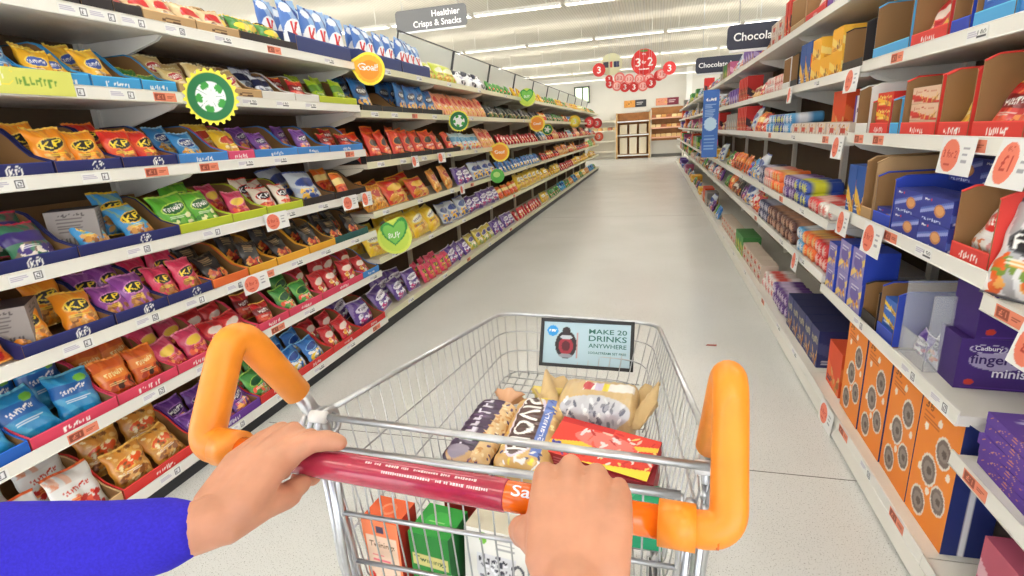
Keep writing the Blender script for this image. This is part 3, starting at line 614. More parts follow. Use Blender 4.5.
# ================================================================== RIGHT-HAND PRODUCTS
def art_cookie(navy=False):
    a = Art(60, 84, (246, 142, 44))
    for (cx, cy, r) in ((.68, .68, .19), (.42, .46, .2), (.74, .32, .18), (.3, .16, .19)):
        a.ell(cx, cy, r, r*.62, (236, 226, 214)).ell(cx, cy, r*.86, r*.52, (124, 108, 100)); a.ell(cx, cy, r*.6, r*.34, (150, 136, 128)); a.ell(cx+.02, cy, r*.3, r*.16, (96, 80, 74))
    for (cx, cy) in ((.2, .75), (.5, .85), (.2, .42), (.86, .55), (.48, .3)): a.ell(cx, cy, .05, .03, (250, 236, 220), .5)
    a.text('36', .2, .92, .2, .07, (130, 60, 30)).lines(3, .1, .5, .78, .87, (190, 90, 30), 2); return a
def art_navy():
    a = Art(24, 60, (28, 44, 110)); a.rect(.36, 0, .48, 1, (226, 226, 230)); return a
def art_bluebis():
    a = Art(52, 34, (52, 62, 150)); a.band(-.5, 1, .25, .38, (150, 160, 216)).band(-.5, 1, .38, .46, (90, 110, 190)); a.ell(.62, .5, .17, .24, (196, 130, 80)).ell(.62, .52, .13, .17, (222, 160, 100))
    a.text('Mc', .18, .85, .16, .12, (250, 250, 250)).rect(.3, .8, .34, .9, (220, 40, 50)).text('choc creams', .42, .1, .7, .12, (200, 210, 240)); return a
def art_fingers():
    a = Art(130, 54, (66, 34, 118)); a.ell(.27, .58, .2, .19, (176, 164, 200), 0).rect(.27, .44, 1, .76, (176, 164, 200)).ell(.19, .81, .125, .09, (206, 198, 222)).ell(.19, .81, .115, .078, (70, 36, 124))
    a.rect(.04, .02, .99, .04, (90, 50, 150)); a.blobs(8, .78, .5, .98, .72, [(120, 66, 34), (150, 90, 50)], .06, 4); a.ell(.1, .14, .035, .06, (206, 60, 40)); return a
def art_purplepk():
    a = Art(34, 30, (150, 140, 196)); a.band(-.6, 1, .0, .22, (240, 210, 120)).ell(.5, .55, .34, .24, (110, 96, 170)).blobs(8, .2, .1, .8, .4, GOLD, .09, 2).lines(2, .2, .8, .7, .85, Wt, 1); return a
def art_box(base, sec, txt, fg, seed, w=40, h=30, food=BROWN):
    a = Art(w, h, base); a.band(.5, 1, .2+seed % 3*.1, .5+seed % 3*.1, sec); a.text(txt, .5, .68, .76, .22, fg) if txt else None; a.blobs(8, .3, .08, .9, .42, food, .1, seed); a.lines(2, .08, .5, .08, .22, fg, seed); return a
BOX = {  # w, d, h, front art, side art, colour, words, name
'cookie': (.21, .11, .40, art_cookie, art_navy, (28, 44, 110), 'tall orange cookie box, navy side', 'cookie_box'),
'navybox': (.11, .2, .17, lambda: art_box((48, 54, 110), (80, 84, 130), 'Oat', (210, 200, 150), 1), lambda: art_box((40, 46, 100), (70, 74, 120), '', Wt, 2), (30, 34, 84), 'navy oat biscuit box', 'biscuit_box'),
'bluebis': (.2, .12, .085, art_bluebis, lambda: art_box((46, 56, 140), (90, 110, 190), '', Wt, 3, 24, 24), (46, 56, 140), 'blue chocolate biscuit box', 'biscuit_box'),
'purplepk': (.12, .1, .11, art_purplepk, lambda: Art(8, 8, (40, 70, 190)), (40, 70, 190), 'small lilac biscuit box, blue side', 'biscuit_box'),
'yellow': (.15, .16, .1, lambda: art_box((246, 178, 40), (250, 214, 110), '', (190, 90, 20), 2), lambda: art_box((250, 190, 60), (252, 224, 130), '', (190, 90, 20), 1), (240, 170, 40), 'yellow cracker box', 'cracker_box'),
'bluegold': (.1, .1, .2, lambda: art_box((36, 84, 160), (240, 190, 60), '', Wt, 1, 24, 44), lambda: art_box((36, 84, 160), (236, 120, 50), '', Wt, 2, 24, 44), (36, 84, 160), 'tall blue and gold carton', 'biscuit_box'),
'orangebox': (.18, .12, .19, lambda: art_box((232, 84, 40), (242, 120, 60), '', (40, 40, 90), 1, 36, 40), lambda: art_box((226, 78, 36), (240, 120, 60), '', Wt, 2), (226, 80, 40), 'orange red cookie box', 'cookie_box'),
'maryland': (.21, .1, .16, lambda: Art(56, 44, (240, 238, 240)).rect(0, 0, .1, 1, (100, 60, 160)).text('Maryland', .55, .62, .8, .17, (60, 40, 100)).blobs(6, .4, .05, .8, .4, BROWN, .12, 4), lambda: Art(16, 16, (100, 60, 160)), (236, 234, 236), 'white and purple cookie box', 'cookie_box'),
'redtall': (.06, .12, .2, lambda: art_box((216, 48, 36), (240, 110, 70), '', Wt, 2, 20, 44), lambda: art_box((206, 40, 34), (60, 30, 40), '', Wt, 1, 24, 44), (206, 44, 34), 'tall red biscuit carton', 'biscuit_box'),
'pinkbox': (.13, .14, .15, lambda: art_box((190, 90, 110), (226, 180, 190), '', Wt, 1), lambda: art_box((170, 80, 120), (210, 150, 180), '', Wt, 2), (190, 90, 120), 'pink biscuit box', 'wafer_box'),
'violetbox': (.14, .14, .14, lambda: art_box((120, 84, 170), (200, 180, 226), '', Wt, 2), lambda: art_box((110, 76, 160), (190, 170, 220), '', Wt, 1), (110, 76, 160), 'violet biscuit box', 'wafer_box'),
'jaffa': (.19, .06, .05, lambda: art_box((228, 190, 160), (214, 60, 50), 'Jam Creams', (190, 40, 40), 1, 48, 14), lambda: Art(8, 8, (220, 180, 150)), (226, 186, 150), 'pale jam biscuit packet', 'biscuit_packet'),
'redyel': (.14, .08, .05, lambda: art_box((220, 60, 40), (244, 190, 60), 'snap', (250, 230, 120), 2, 40, 14), lambda: Art(8, 8, (214, 50, 40)), (216, 56, 40), 'red and yellow biscuit packet', 'biscuit_packet'),
'bluepk': (.15, .1, .06, lambda: art_box((56, 110, 200), (250, 210, 70), '', Wt, 2, 40, 16), lambda: Art(8, 8, (50, 100, 190)), (50, 100, 190), 'light blue chocolate packet', 'biscuit_packet'),
'tanpk': (.2, .16, .028, lambda: Art(60, 12, (96, 60, 160)).blobs(26, .0, .1, 1, .9, [(226, 150, 90), (236, 176, 120), (120, 90, 180)], .04, 3), lambda: Art(50, 12, (110, 76, 170)).blobs(16, .3, .0, 1, 1, [(226, 156, 100), (236, 180, 130)], .05, 5).text('choc', .25, .5, .3, .6, (220, 214, 240)), (88, 60, 160), 'flat purple and tan biscuit pack', 'biscuit_packet'),
'clearpk': (.17, .12, .07, lambda: Art(40, 18, (220, 206, 196)).blobs(24, .05, .1, .95, .9, BROWN+[(240, 200, 120), (230, 220, 214)], .09, 3).rect(.3, .3, .7, .7, (200, 70, 50)), lambda: Art(16, 16, (214, 196, 180)), (220, 206, 196), 'clear tray of cookies', 'cookie_tray'),
'greybox': (.16, .14, .17, lambda: art_box((150, 146, 140), (190, 186, 180), '', Wt, 2), lambda: art_box((120, 116, 112), (160, 156, 150), '', Wt, 1), (130, 126, 120), 'grey cracker carton', 'cracker_box'),
'greenbox': (.14, .14, .16, lambda: art_box((70, 150, 70), (200, 210, 80), '', Wt, 2), lambda: art_box((60, 130, 60), (190, 200, 70), '', Wt, 1), (60, 130, 60), 'green cracker box', 'cracker_box'),
}
_bx = {}
def box(key, loc, rz, where_, sc=1.0, grp=None):
    w, d, h, fa, sa, col, words, nm = BOX[key]
    if key not in _bx:
        mb = MB(); pbox(mb, -w/2, 0, 0, w/2, d, h, fa(), sa(), sa(), sa() if key in ('yellow', 'tanpk', 'bluepk', 'jaffa', 'redyel', 'clearpk') else None, col)
        o = mb.obj(nm, M_card); _bx[key] = o.data; bpy.data.objects.remove(o)
    o = link(bpy.data.objects.new(nm, _bx[key])); o.location = loc; o.rotation_euler = (0, 0, rz); o.scale = (sc,)*3
    reg(o, words, nm.replace('_', ' '), where_, 'biscuit boxes and packets on the shelves'); return o
ROLL_C = {'orange': ((238, 110, 50), (250, 200, 120)), 'white': ((236, 226, 220), (216, 90, 80)), 'red': ((214, 46, 50), (240, 190, 180)), 'blue': ((50, 80, 170), (220, 220, 60)),
          'navy': ((40, 44, 90), (200, 200, 220)), 'pink': ((226, 140, 130), (240, 220, 210)), 'brown': ((90, 50, 44), (200, 150, 120)), 'cyan': ((90, 160, 210), (236, 236, 240)), 'green': ((70, 140, 60), (230, 220, 90)), 'purple': ((96, 60, 130), (210, 190, 220))}
_rl = {}
def roll(c, loc, rz, where_, jitter=.1):
    """cylindrical biscuit roll, its gathered end towards the aisle"""
    a, b = ROLL_C[c]
    if c not in _rl:
        n = 26; segs = [(0, .010), (.001, .024), (.006, .032), (.02, .0345), (.05, .034), (.09, .0345), (.13, .034), (.17, .0345), (.186, .031), (.19, .012)]
        V = []; C = []; F = []
        for i, (y, r) in enumerate(segs):
            for j in range(n):
                an = 2*PI*j/n; rr = r*(1+(.04*math.sin(an*13) if i < 3 or i > 7 else .012*math.sin(an*5+i))); V.append((rr*math.cos(an), y, rr*math.sin(an)+.035))
                cc = b if (i in (4, 5) or (i == 1 and j % 3 == 0) or (i == 0)) else a; C.append(lin(cc))
        for i in range(len(segs)-1):
            for j in range(n): F.append((i*n+j, (i+1)*n+j, (i+1)*n+(j+1) % n, i*n+(j+1) % n))
        F.append(tuple(range(n))); F.append(tuple((len(segs)-1)*n+j for j in range(n-1, -1, -1)))
        _rl[c] = mesh_np('roll_'+c, V, F, [M_film], cols=np.array(C))
    o = link(bpy.data.objects.new('biscuit_roll', _rl[c])); o.location = loc; o.rotation_euler = (Matrix.Rotation(rz+R.uniform(-jitter, jitter), 4, 'Z')@Matrix.Rotation(R.uniform(-.03, .05), 4, 'X')).to_euler()
    reg(o, f'{c} wrapped biscuit roll', 'biscuit roll', where_, 'biscuit rolls piled on the shelves'); return o

RZ = -PI/2
def zR(lev, Y): return (ZRN if Y < 1.44 else ZRA if Y < 2.65 else ZRF)[lev]+.0305
def stack(key, lev, y0, y1, cols, nh, dx=.012, rows=1, z=None):
    w, d, h = BOX[key][:3]; p = (y1-y0)/cols; sc = min(1.15 if y0 < 7 else 1.4, (p-.004)/w); z0 = zR(lev, (y0+y1)/2) if z is None else z
    for r in range(rows):
        for i in range(cols):
            for k in range(nh):
                y = y0+p*(i+.5); box(key, (FR[lev]+dx+r*(d*sc+.004), y, z0+k*(h*sc+.0008)), RZ+R.uniform(-.03, .03), ('behind the front, ' if r else '')+where('R', y, lev, 6), sc)
def rolls(lev, y0, y1, cs, nh=2, dx=.014):
    y = y0+.036; z0 = zR(lev, (y0+y1)/2); i = 0
    if y0 >= 4.5:   # looser bags further down the aisle
        y = y0+.09
        while y < y1-.06:
            key = R.choice({'pink': ['cookiepk', 'whitered'], 'cyan': ['bluebag', 'silver'], 'red': ['redp', 'redsweet'], 'white': ['whitered', 'silver'], 'orange': ['thai', 'orangebag'], 'brown': ['brownpk', 'darkbag'], 'navy': ['bluechoc', 'kpblue'], 'green': ['greenpkt', 'leafy'], 'purple': ['purplebag', 'purp'], 'blue': ['bluechoc', 'bluesweet']}[cs[int((y-y0)/(y1-y0)*len(cs)*.999)]])
            o = bag(key, (FR[lev]+.05, y, z0), RZ+R.uniform(-.2, .2), .35, R.uniform(-.1, .1), None, 1.0)
            reg(o, BAG[key][3], bag_kind(key).replace('_', ' '), where('R', y, lev, 6), 'bags on the right-hand shelves'); y += .15
        return
    while y < y1-.03:
        c = cs[int((y-y0)/(y1-y0)*len(cs)*.999)]
        for k in range(nh):
            yy = y+(.034 if k % 2 else 0)
            if yy > y1-.03 and k: continue
            roll(c, (FR[lev]+dx+R.uniform(0, .012)+k*.006, yy, z0+k*.061), RZ, where('R', yy, lev, 6), .05)
        y += .0705
def case(kind, lev, y0, y1, key=None, n=0, h=.22, hl=.05, d=.32):
    o, words = tray(kind, round(y1-y0-.006, 2), (FR[lev]+.012, (y0+y1)/2, zR(lev, (y0+y1)/2)+.0005), RZ, hl, h, d, True)
    reg(o, 'tall '+words, 'carton tray', where('R', (y0+y1)/2, lev, 6), 'tall carton trays on the right shelves')
    if key in BAG:
        p = (y1-y0-.02)/n; bw, bh, bt, words = BAG[key]; sc = min(1.1, p*1.15/bw)
        for r in range(2):
            for i in range(n):
                y = y0+.01+p*(i+.5); o = bag(key, (FR[lev]+.03+bt*.5+r*.07, y, zR(lev, y)+.007+r*.02), RZ+R.uniform(-.15, .15), .35, R.uniform(-.1, .1), None, sc)
                reg(o, words, bag_kind(key).replace('_', ' '), ('back row, ' if r else '')+where('R', y, lev, 6), 'bags on the right-hand shelves')
    elif key:
        w, d, hh = BOX[key][:3]; p = (y1-y0-.02)
        for k in range(n): box(key, (FR[lev]+.022, (y0+y1)/2, zR(lev, y0)+.006+k*(hh*min(1, p/w)+.001)), RZ+R.uniform(-.02, .02), 'in carton, '+where('R', (y0+y1)/2, lev, 6), min(1, p/w))
TRAY['sky'] = ((84, 172, 226), '', Wt, 'sky blue carton tray'); TRAY['royal'] = ((44, 70, 180), '', Wt, 'royal blue carton tray'); TRAY['scarlet'] = ((222, 62, 54), 'biscuits', Wt, 'scarlet carton tray')
TRAY['kraftp'] = ((186, 150, 106), '', Wt, 'brown kraft carton tray')
# level 0 (top)
case('kraftp', 0, 1.5, 1.8, 'brownpk', 2); stack('pinkbox', 0, 1.82, 2.3, 3, 1); case('kraftp', 0, 2.32, 2.6)
stack('pinkbox', 0, 2.68, 2.98, 2, 1); case('purple', 0, 3.0, 3.3, 'violetbox', 1); case('red', 0, 3.32, 3.72, 'redsweet', 2); case('kraftp', 0, 3.74, 4.1); stack('redtall', 0, 4.12, 4.3, 2, 1); stack('clearpk', 0, 4.32, 4.75, 2, 2)
rolls(0, 4.78, 5.5, ['pink', 'cyan', 'red'], 2); stack('violetbox', 0, 5.5, 6.1, 4, 1); rolls(0, 6.15, 7.2, ['pink', 'white'], 2)
# level 1
case('bluelip', 1, 1.46, 1.66, 'bluechoc', 1); case('sky', 1, 1.67, 1.86, 'bluepk', 2, .16); case('royal', 1, 1.87, 1.98, 'bluechoc', 1, .16); case('scarlet', 1, 1.99, 2.24, 'redsweet', 2, .2); case('sky', 1, 2.25, 2.58)
stack('yellow', 1, 2.98, 3.5, 3, 1); stack('yellow', 1, 2.98, 3.15, 1, 1, z=1.5915); stack('yellow', 1, 3.33, 3.5, 1, 1, z=1.5915); stack('bluegold', 1, 3.52, 3.76, 2, 1); case('dark', 1, 2.68, 2.95, None, 0, .2); case('black', 1, 3.8, 3.98); case('white', 1, 4.0, 4.2, 'whitered', 1)
rolls(1, 4.22, 4.95, ['pink', 'white'], 2); rolls(1, 4.97, 5.7, ['red', 'pink'], 2); stack('redtall', 1, 5.72, 6.3, 6, 1); stack('violetbox', 1, 6.3, 7.1, 4, 1)
# level 2
case('scarlet', 2, 1.5, 1.72, 'redp', 2, .22); case('scarlet', 2, 1.73, 1.9, 'yellowbag', 1, .2); case('scarlet', 2, 1.91, 2.16, 'jaffa', 3, .2); case('sky', 2, 2.17, 2.25, None, 0, .14); case('scarlet', 2, 2.26, 2.44, 'redyel', 3, .14); case('white', 2, 2.46, 2.6, 'whitered', 1, .2)
stack('maryland', 2, 2.68, 3.0, 1, 1, .11); stack('clearpk', 2, 2.68, 3.0, 2, 1); stack('orangebox', 2, 3.02, 3.36, 1, 1, .11); stack('clearpk', 2, 3.02, 3.7, 4, 1); 
rolls(2, 3.75, 4.6, ['cyan', 'blue', 'cyan'], 2); rolls(2, 4.62, 5.5, ['red', 'orange', 'white'], 2); stack('redtall', 2, 5.52, 6.1, 6, 1); stack('greybox', 2, 6.12, 7.0, 5, 1)
# level 3
case('scarlet', 3, 1.46, 1.64, 'whitered', 1, .2, .05, .16); stack('bluebis', 3, 1.66, 2.02, 2, 2); stack('bluebis', 3, 1.66, 2.02, 2, 1, .15, 1, zR(3, 1.8)+.17); case('royal', 3, 2.03, 2.19, 'bluebis', 1, .19); case('kraftp', 3, 2.2, 2.31, None, 0, .24); stack('bluegold', 3, 2.32, 2.52, 2, 1, .02)
rolls(3, 2.68, 3.1, ['white', 'red'], 1); 
rolls(3, 3.12, 3.75, ['blue', 'purple'], 2); rolls(3, 3.77, 4.6, ['orange', 'pink', 'navy'], 2); rolls(3, 4.62, 5.6, ['cyan', 'navy', 'orange'], 2); rolls(3, 5.62, 6.8, ['orange', 'red', 'green'], 2)
# level 4
stack('purplepk', 4, 2.19, 2.5, 2, 2); stack('purplepk', 4, 2.52, 2.64, 1, 2); case('dark', 4, 2.03, 2.17, None, 0, .16); case('royal', 4, 1.885, 2.02, 'bluepk', 3, .2)
rolls(4, 2.68, 3.3, ['red', 'orange', 'cyan'], 2); rolls(4, 3.32, 4.5, ['brown', 'brown', 'navy'], 2); rolls(4, 4.52, 5.6, ['red', 'white', 'purple'], 2); rolls(4, 5.62, 6.9, ['brown', 'orange', 'green'], 2)
# level 5 (base deck)
stack('cookie', 5, 1.46, 2.34, 4, 1, .05); stack('orangebox', 5, 2.38, 2.58, 1, 1, .06); stack('navybox', 5, 2.7, 3.35, 5, 1, .05, 2)
rolls(5, 3.4, 4.2, ['purple', 'white'], 2, .05); stack('clearpk', 5, 4.22, 5.1, 5, 2, .05); stack('greenbox', 5, 5.12, 5.6, 3, 1, .05); stack('clearpk', 5, 5.62, 6.8, 7, 2, .05)
# open orange carton lying beside the tall cookie boxes
# far right bays
kinds = ['pinkbox', 'violetbox', 'yellow', 'greybox', 'redtall', 'clearpk', 'greenbox', 'orangebox', 'bluepk']
for lev in range(6):
    y = 7.2
    while y < 19.5:
        if R.random() < .45: y1 = y+.6; rolls(lev, y, y1, [R.choice(list(ROLL_C)) for _ in range(2)], 2)
        else:
            k = R.choice(kinds); c = 2; y1 = y+BOX[k][0]*c*(1.2 if y < 10 else 1.45); stack(k, lev, y, y1, c, 1, .02)
        y = y1+.02
# fingers boxes on the near end of the fifth shelf, faces towards the shopper
mbf = MB(); pbox(mbf, -.17, 0, 0, .17, .12, .15, art_fingers(), None, None, None, (60, 30, 112)); fo = mbf.obj('chocolate_finger_box', M_card); fmesh = fo.data
fo.location = (.995, 1.60, .5405); fo.rotation_euler = (0, 0, -.05)
mlett = mat('white_print', (240, 238, 246), .5)
def finger_text(o):
    text_obj('brand_lettering', 'Cadbury', mlett, .062, .0006, o, (-.105, -.0012, .122)); text_obj('lettering', 'fingers', mat('violet_print', (52, 24, 100), .5), .105, .0006, o, (-.09, -.0012, .088)); text_obj('lettering', 'minis', mlett, .075, .0006, o, (-.05, -.0012, .052))
finger_text(fo); tag(fo, 'purple chocolate finger box, lower of two facing the shopper', 'biscuit box', 'chocolate finger boxes')
fo2 = copy_thing(fo, (1.02, 1.605, .692), (0, 0, .03)); tag(fo2, 'purple chocolate finger box, upper of two, partly behind price rail', 'biscuit box', 'chocolate finger boxes')
# clear plastic dispenser with small bags between the blue carton and the finger boxes
M_clear = mat('clear_plastic', (235, 238, 242), .08); M_clear.node_tree.nodes['Principled BSDF'].inputs['Alpha'].default_value = .28
t = empty('clear_dispenser', (.79, 1.79, .5405)); mb = MB()
mb.box(0, -.085, 0, .2, -.082, .24).box(0, .082, 0, .2, .085, .24).box(.197, -.085, 0, .2, .085, .26).box(0, -.085, 0, .003, .085, .09); mb.obj('acrylic_body', M_clear, t)
tag(t, 'clear plastic dispenser of foil sweets beside the purple finger boxes', 'dispenser')
for k, key in enumerate(('silverblack', 'violet', 'silver', 'violet')):
    o = bag(key, (.83+.06*(k//2), 1.75+.075*(k % 2), .546), RZ, .3, .1, 1, .42 if key != 'silverblack' else .5); reg(o, BAG[key][3], 'sweet bag', 'inside the clear dispenser', 'sweets in the clear dispenser')
# nearest bay: flat packs, silver bags
for i in range(2):
    for k in range(5): box('tanpk', (.80+.165*(k % 2)*.0, 1.09+i*.215, .4315+k*.0295), RZ+R.uniform(-.06, .06), 'nearest pile, '+where('R', 1.2, 4, 6), 1)
for i in range(2):
    o = bag('silverblack', (.815+.08*i, 1.395-.05*i, .8615), RZ+.7, .2, .1, i, 1.05); reg(o, BAG['silverblack'][3], 'biscuit bag', ('rear one, ' if i else 'front one, ')+where('R', 1.3, 3, 6), 'silver biscuit bags')
stack('pinkbox', 5, 1.05, 1.35, 2, 1, .08); case('dark', 5, .7, 1.0, 'yellowbag', 2, .14)
# tickets and cards on the right rails
def rt(lev, Y, kind): ticket('R', FR[lev], Y, zR(lev, Y)-.026, kind, R.randrange(2), where('R', Y, lev, 6))
for Y, lev, kd in ((1.75, 3, 1), (1.98, 3, 2), (1.53, 4, 0), (1.72, 4, 0), (2.15, 4, 0), (1.6, 5, 2), (1.86, 5, 0), (2.1, 5, 2), (1.2, 5, 0), (1.32, 4, 2), (1.05, 4, 2), (1.33, 3, 2), (1.66, 2, 2), (2.3, 2, 2), (2.5, 2, 2), (1.8, 1, 1), (2.3, 1, 2),
    (2.95, 2, 2), (3.1, 3, 1), (3.6, 3, 2), (3.0, 4, 1), (2.9, 5, 1), (3.3, 5, 1), (3.8, 5, 2), (3.5, 4, 1), (4.2, 3, 1), (4.4, 4, 2), (4.6, 5, 1), (3.3, 1, 1), (3.9, 1, 2), (3.6, 2, 1), (4.3, 2, 2), (5.2, 3, 1), (5.3, 5, 1), (6.1, 5, 1)): rt(lev, Y, kd)
def pc(lev, Y, w=.19, h=.1, txt='3 for 2', tilt=.08): promo_card('R', FR[lev]-.004, Y, zR(lev, Y)+.012, w, h, tilt, txt, where('R', Y, lev, 6))
pc(2, 1.72, .17, .1); pc(3, 2.1, .17, .11); pc(3, 2.42, .13, .1); pc(1, 2.72, .17, .1); pc(1, 3.85, .12, .1); pc(4, 3.1, .12, .1); pc(5, 2.28, .17, .1); pc(2, 2.72, .15, .1)
pc(2, 1.46, .14, .11, '£1', .2); pc(3, 1.2, .13, .1, '£1', .2)
def lpc(Y, z, lv, n, w=.17, h=.085, txt='3 for 2'): promo_card('L', XL+.004, Y, z+.05, w, h, .1, txt, where('L', Y, lv, n))
lpc(2.22, .95, 3, 7); lpc(2.9, .95, 3, 7); lpc(3.1, .95, 3, 7, .12, .09); lpc(2.0, .69, 4, 7); lpc(4.45, 1.14, 2, 6); lpc(3.9, 1.14, 2, 6, .12); lpc(4.9, .81, 3, 6, .12)
# grey printed shipping cartons seen behind the bags on the left
def art_ship():
    a = Art(34, 40, (150, 142, 138)); a.text('CARTON', .5, .9, .5, .06, (70, 60, 60)); a.lines(5, .2, .8, .5, .85, (80, 70, 70), 3)
    for k in range(14): a.rect(.15+k*.05, .12, .17+k*.05, .4, (60, 54, 56))
    return a
mb = MB(); pbox(mb, -.07, 0, 0, .07, .16, .155, art_ship(), art_ship(), art_ship(), None, (60, 50, 60)); sc_ = mb.obj('shipping_carton', M_card)
sc_.location = (XL-.1, 1.345, .9855); sc_.rotation_euler = (0, 0, PI/2-.75); tag(sc_, 'grey printed carton standing behind blue nut bags on fourth left shelf', 'carton')
s2 = copy_thing(sc_, (XL-.09, 1.075-.03, .7255), (0, 0, PI/2-.75)); tag(s2, 'grey printed carton beside orange nut bags on fifth left shelf', 'carton')

# ================================================================== SIGNS AND WOBBLERS
def disc(name, art, r, loc, rz, label, cat, star=0, drop=0, group=None, tilt=0):
    n, k = 96, 22; V = []; C = []; al = art.lin().reshape(art.h, art.w, 3); F = []
    for s_, yy in ((1, -.0015), (0, .0015)):
        for i in range(k+1):
            for j in range(n):
                a = 2*PI*j/n; ra = r*(1+(.055*(1 if (j % 4) < 2 else -1) if star and i >= k else 0))
                if drop: ra *= 1+.28*max(0, math.cos(a-drop))**14
                t = i/k; x, z = ra*t*math.cos(a), ra*t*math.sin(a); V.append((x, yy, z))
                u = min(.999, max(0, .5+.5*t*math.cos(a))); v = min(.999, max(0, .5+.5*t*math.sin(a)))
                C.append(al[min(art.h-1, int(v*art.h)), min(art.w-1, int((u if s_ else 1-u)*art.w))])
    N = (k+1)*n
    for i in range(k):
        for j in range(n):
            q = (i*n+j, (i+1)*n+j, (i+1)*n+(j+1) % n, i*n+(j+1) % n); F.append(q); F.append(tuple(x+N for x in q[::-1]))
    for j in range(n): F.append((k*n+j, k*n+(j+1) % n, N+k*n+(j+1) % n, N+k*n+j))
    me = mesh_np(name, V, F, [M_card], cols=np.array(C), smooth=False); o = link(bpy.data.objects.new(name, me)); o.location = loc; o.rotation_euler = (tilt, 0, rz)
    tag(o, label, cat, group); return o
def art_foot():
    a = Art(120, 120, (244, 236, 70)); a.ell(.5, .5, .44, .44, (24, 116, 62)).ell(.5, .5, .29, .29, (240, 244, 240))
    for k in range(44):
        an = 2*PI*k/44; a.ell(.5+.435*math.cos(an), .5+.435*math.sin(an), .022, .014, (24, 116, 62), an)
    a.ell(.5, .5, .115, .115, (236, 240, 236))
    for k in range(5):
        an = PI/2+.35+2*PI*k/5; a.ell(.5+.22*math.cos(an), .5+.22*math.sin(an), .085, .06, (60, 160, 60), an+PI/2, p=3)
        for t in np.linspace(.1, .28, 14): a.ell(.5+t*math.cos(an+PI/5), .5+t*math.sin(an+PI/5), .006, .006, (150, 170, 160))
    return a
def art_goal():
    a = Art(90, 90, (250, 230, 60)); a.ell(.5, .5, .42, .42, (250, 180, 40)).ell(.5, .46, .32, .3, (250, 150, 30)).text('Goal!', .5, .55, .56, .2, Wt, -.1); return a
def art_heart(txt='BUY'):
    a = Art(90, 90, (214, 230, 90)); a.ell(.5, .5, .42, .42, (196, 222, 80)); g = (50, 150, 60)
    def hrt(sc, c):
        a.m(((((a.U-.5)/sc)**2+((a.Vv-.52)/sc)**2-.1)**3-((a.U-.5)/sc)**2*((a.Vv-.52)/sc)**3*1.0) < 0, c)
    hrt(.92, g); hrt(.74, (120, 196, 80)); a.text(txt, .5, .55, .34, .14, Wt); return a
def art_orange():
    a = Art(70, 70, (250, 216, 70)); a.ell(.5, .5, .4, .4, (246, 150, 40)).text('Goal!', .5, .5, .5, .16, Wt); return a
D = -1.75; wg = 'round shelf wobblers along the left shelves'
_wob = []
def wob(art, r, loc, rz, label, **kw):
    o = disc('shelf_wobbler', art, r, loc, rz, label, 'shelf sign', group=wg, **kw)
    cz = Matrix.Rotation(-rz, 3, 'Z')@Vector((XL+.01-loc[0], 0, 0)); mb = MB(); mb.tube([(cz[0], cz[1]+.004, cz[2]-.0), (cz[0]*.5, .01+cz[1]*.5, -.01), (0, .0045, 0)], .002, 6); mb.obj('plastic_arm', M_clear, o); return o
wob(art_foot(), .104, (-1.74, 1.86, 1.52), .32, 'green and yellow starburst football disc on second left shelf', star=1)
wob(art_goal(), .098, (-1.76, 3.22, 1.757), .3, 'yellow drop-shaped Goal disc under the blue crisp bags', drop=PI*.9)
wob(art_foot(), .092, (-1.76, 4.77, 1.456), .3, 'smaller green football disc below the peach crisp bags', star=1)
wob(art_heart(), .12, (-1.76, 3.28, .663), .35, 'yellow disc with green BUY heart over yellow multipacks', drop=PI*.35)
wob(art_heart(), .12, (-1.76, 7.6, 1.80), .2, 'yellow heart disc high up on the far top left shelf')
wob(art_orange(), .11, (-1.76, 6.07, 1.12), .25, 'orange and yellow disc on third shelf past football disc', drop=PI*.9)
wob(art_foot(), .09, (-1.76, 9.0, 1.36), .2, 'farthest green football disc on the left shelves', star=1)
wob(art_orange(), .12, (-1.76, 8.2, 1.45), .2, 'yellow orange disc on second shelf near farthest football disc')
lime = Art(60, 60, (90, 180, 70)); lime.ell(.45, .6, .25, .2, (190, 226, 130))
wob(lime, .08, (-1.76, 5.9, .86), .2, 'plain lime green disc on the fourth left shelf')
# long printed strip clipped to the second shelf of the nearest bay
a = Art(90, 24, (222, 224, 110)); a.ell(.12, .5, .13, .5, (80, 160, 70)).blobs(10, .25, .1, .5, .9, [(250, 230, 80), (240, 240, 220)], .04, 2).text('game on', .68, .5, .36, .4, (110, 160, 60))
mb = MB(); grid_face(mb, a, (-.17, 0, 0), (.34, 0, 0), (0, 0, .075)); mb.col((230, 230, 200)).box(-.17, .0006, 0, .17, .002, .075); o = mb.obj('promo_strip', M_card); o.location = (XL+.006, 1.23, 1.505); o.rotation_euler = (0, 0, PI/2); tag(o, 'yellow-green printed strip on the second left shelf edge', 'promo strip')

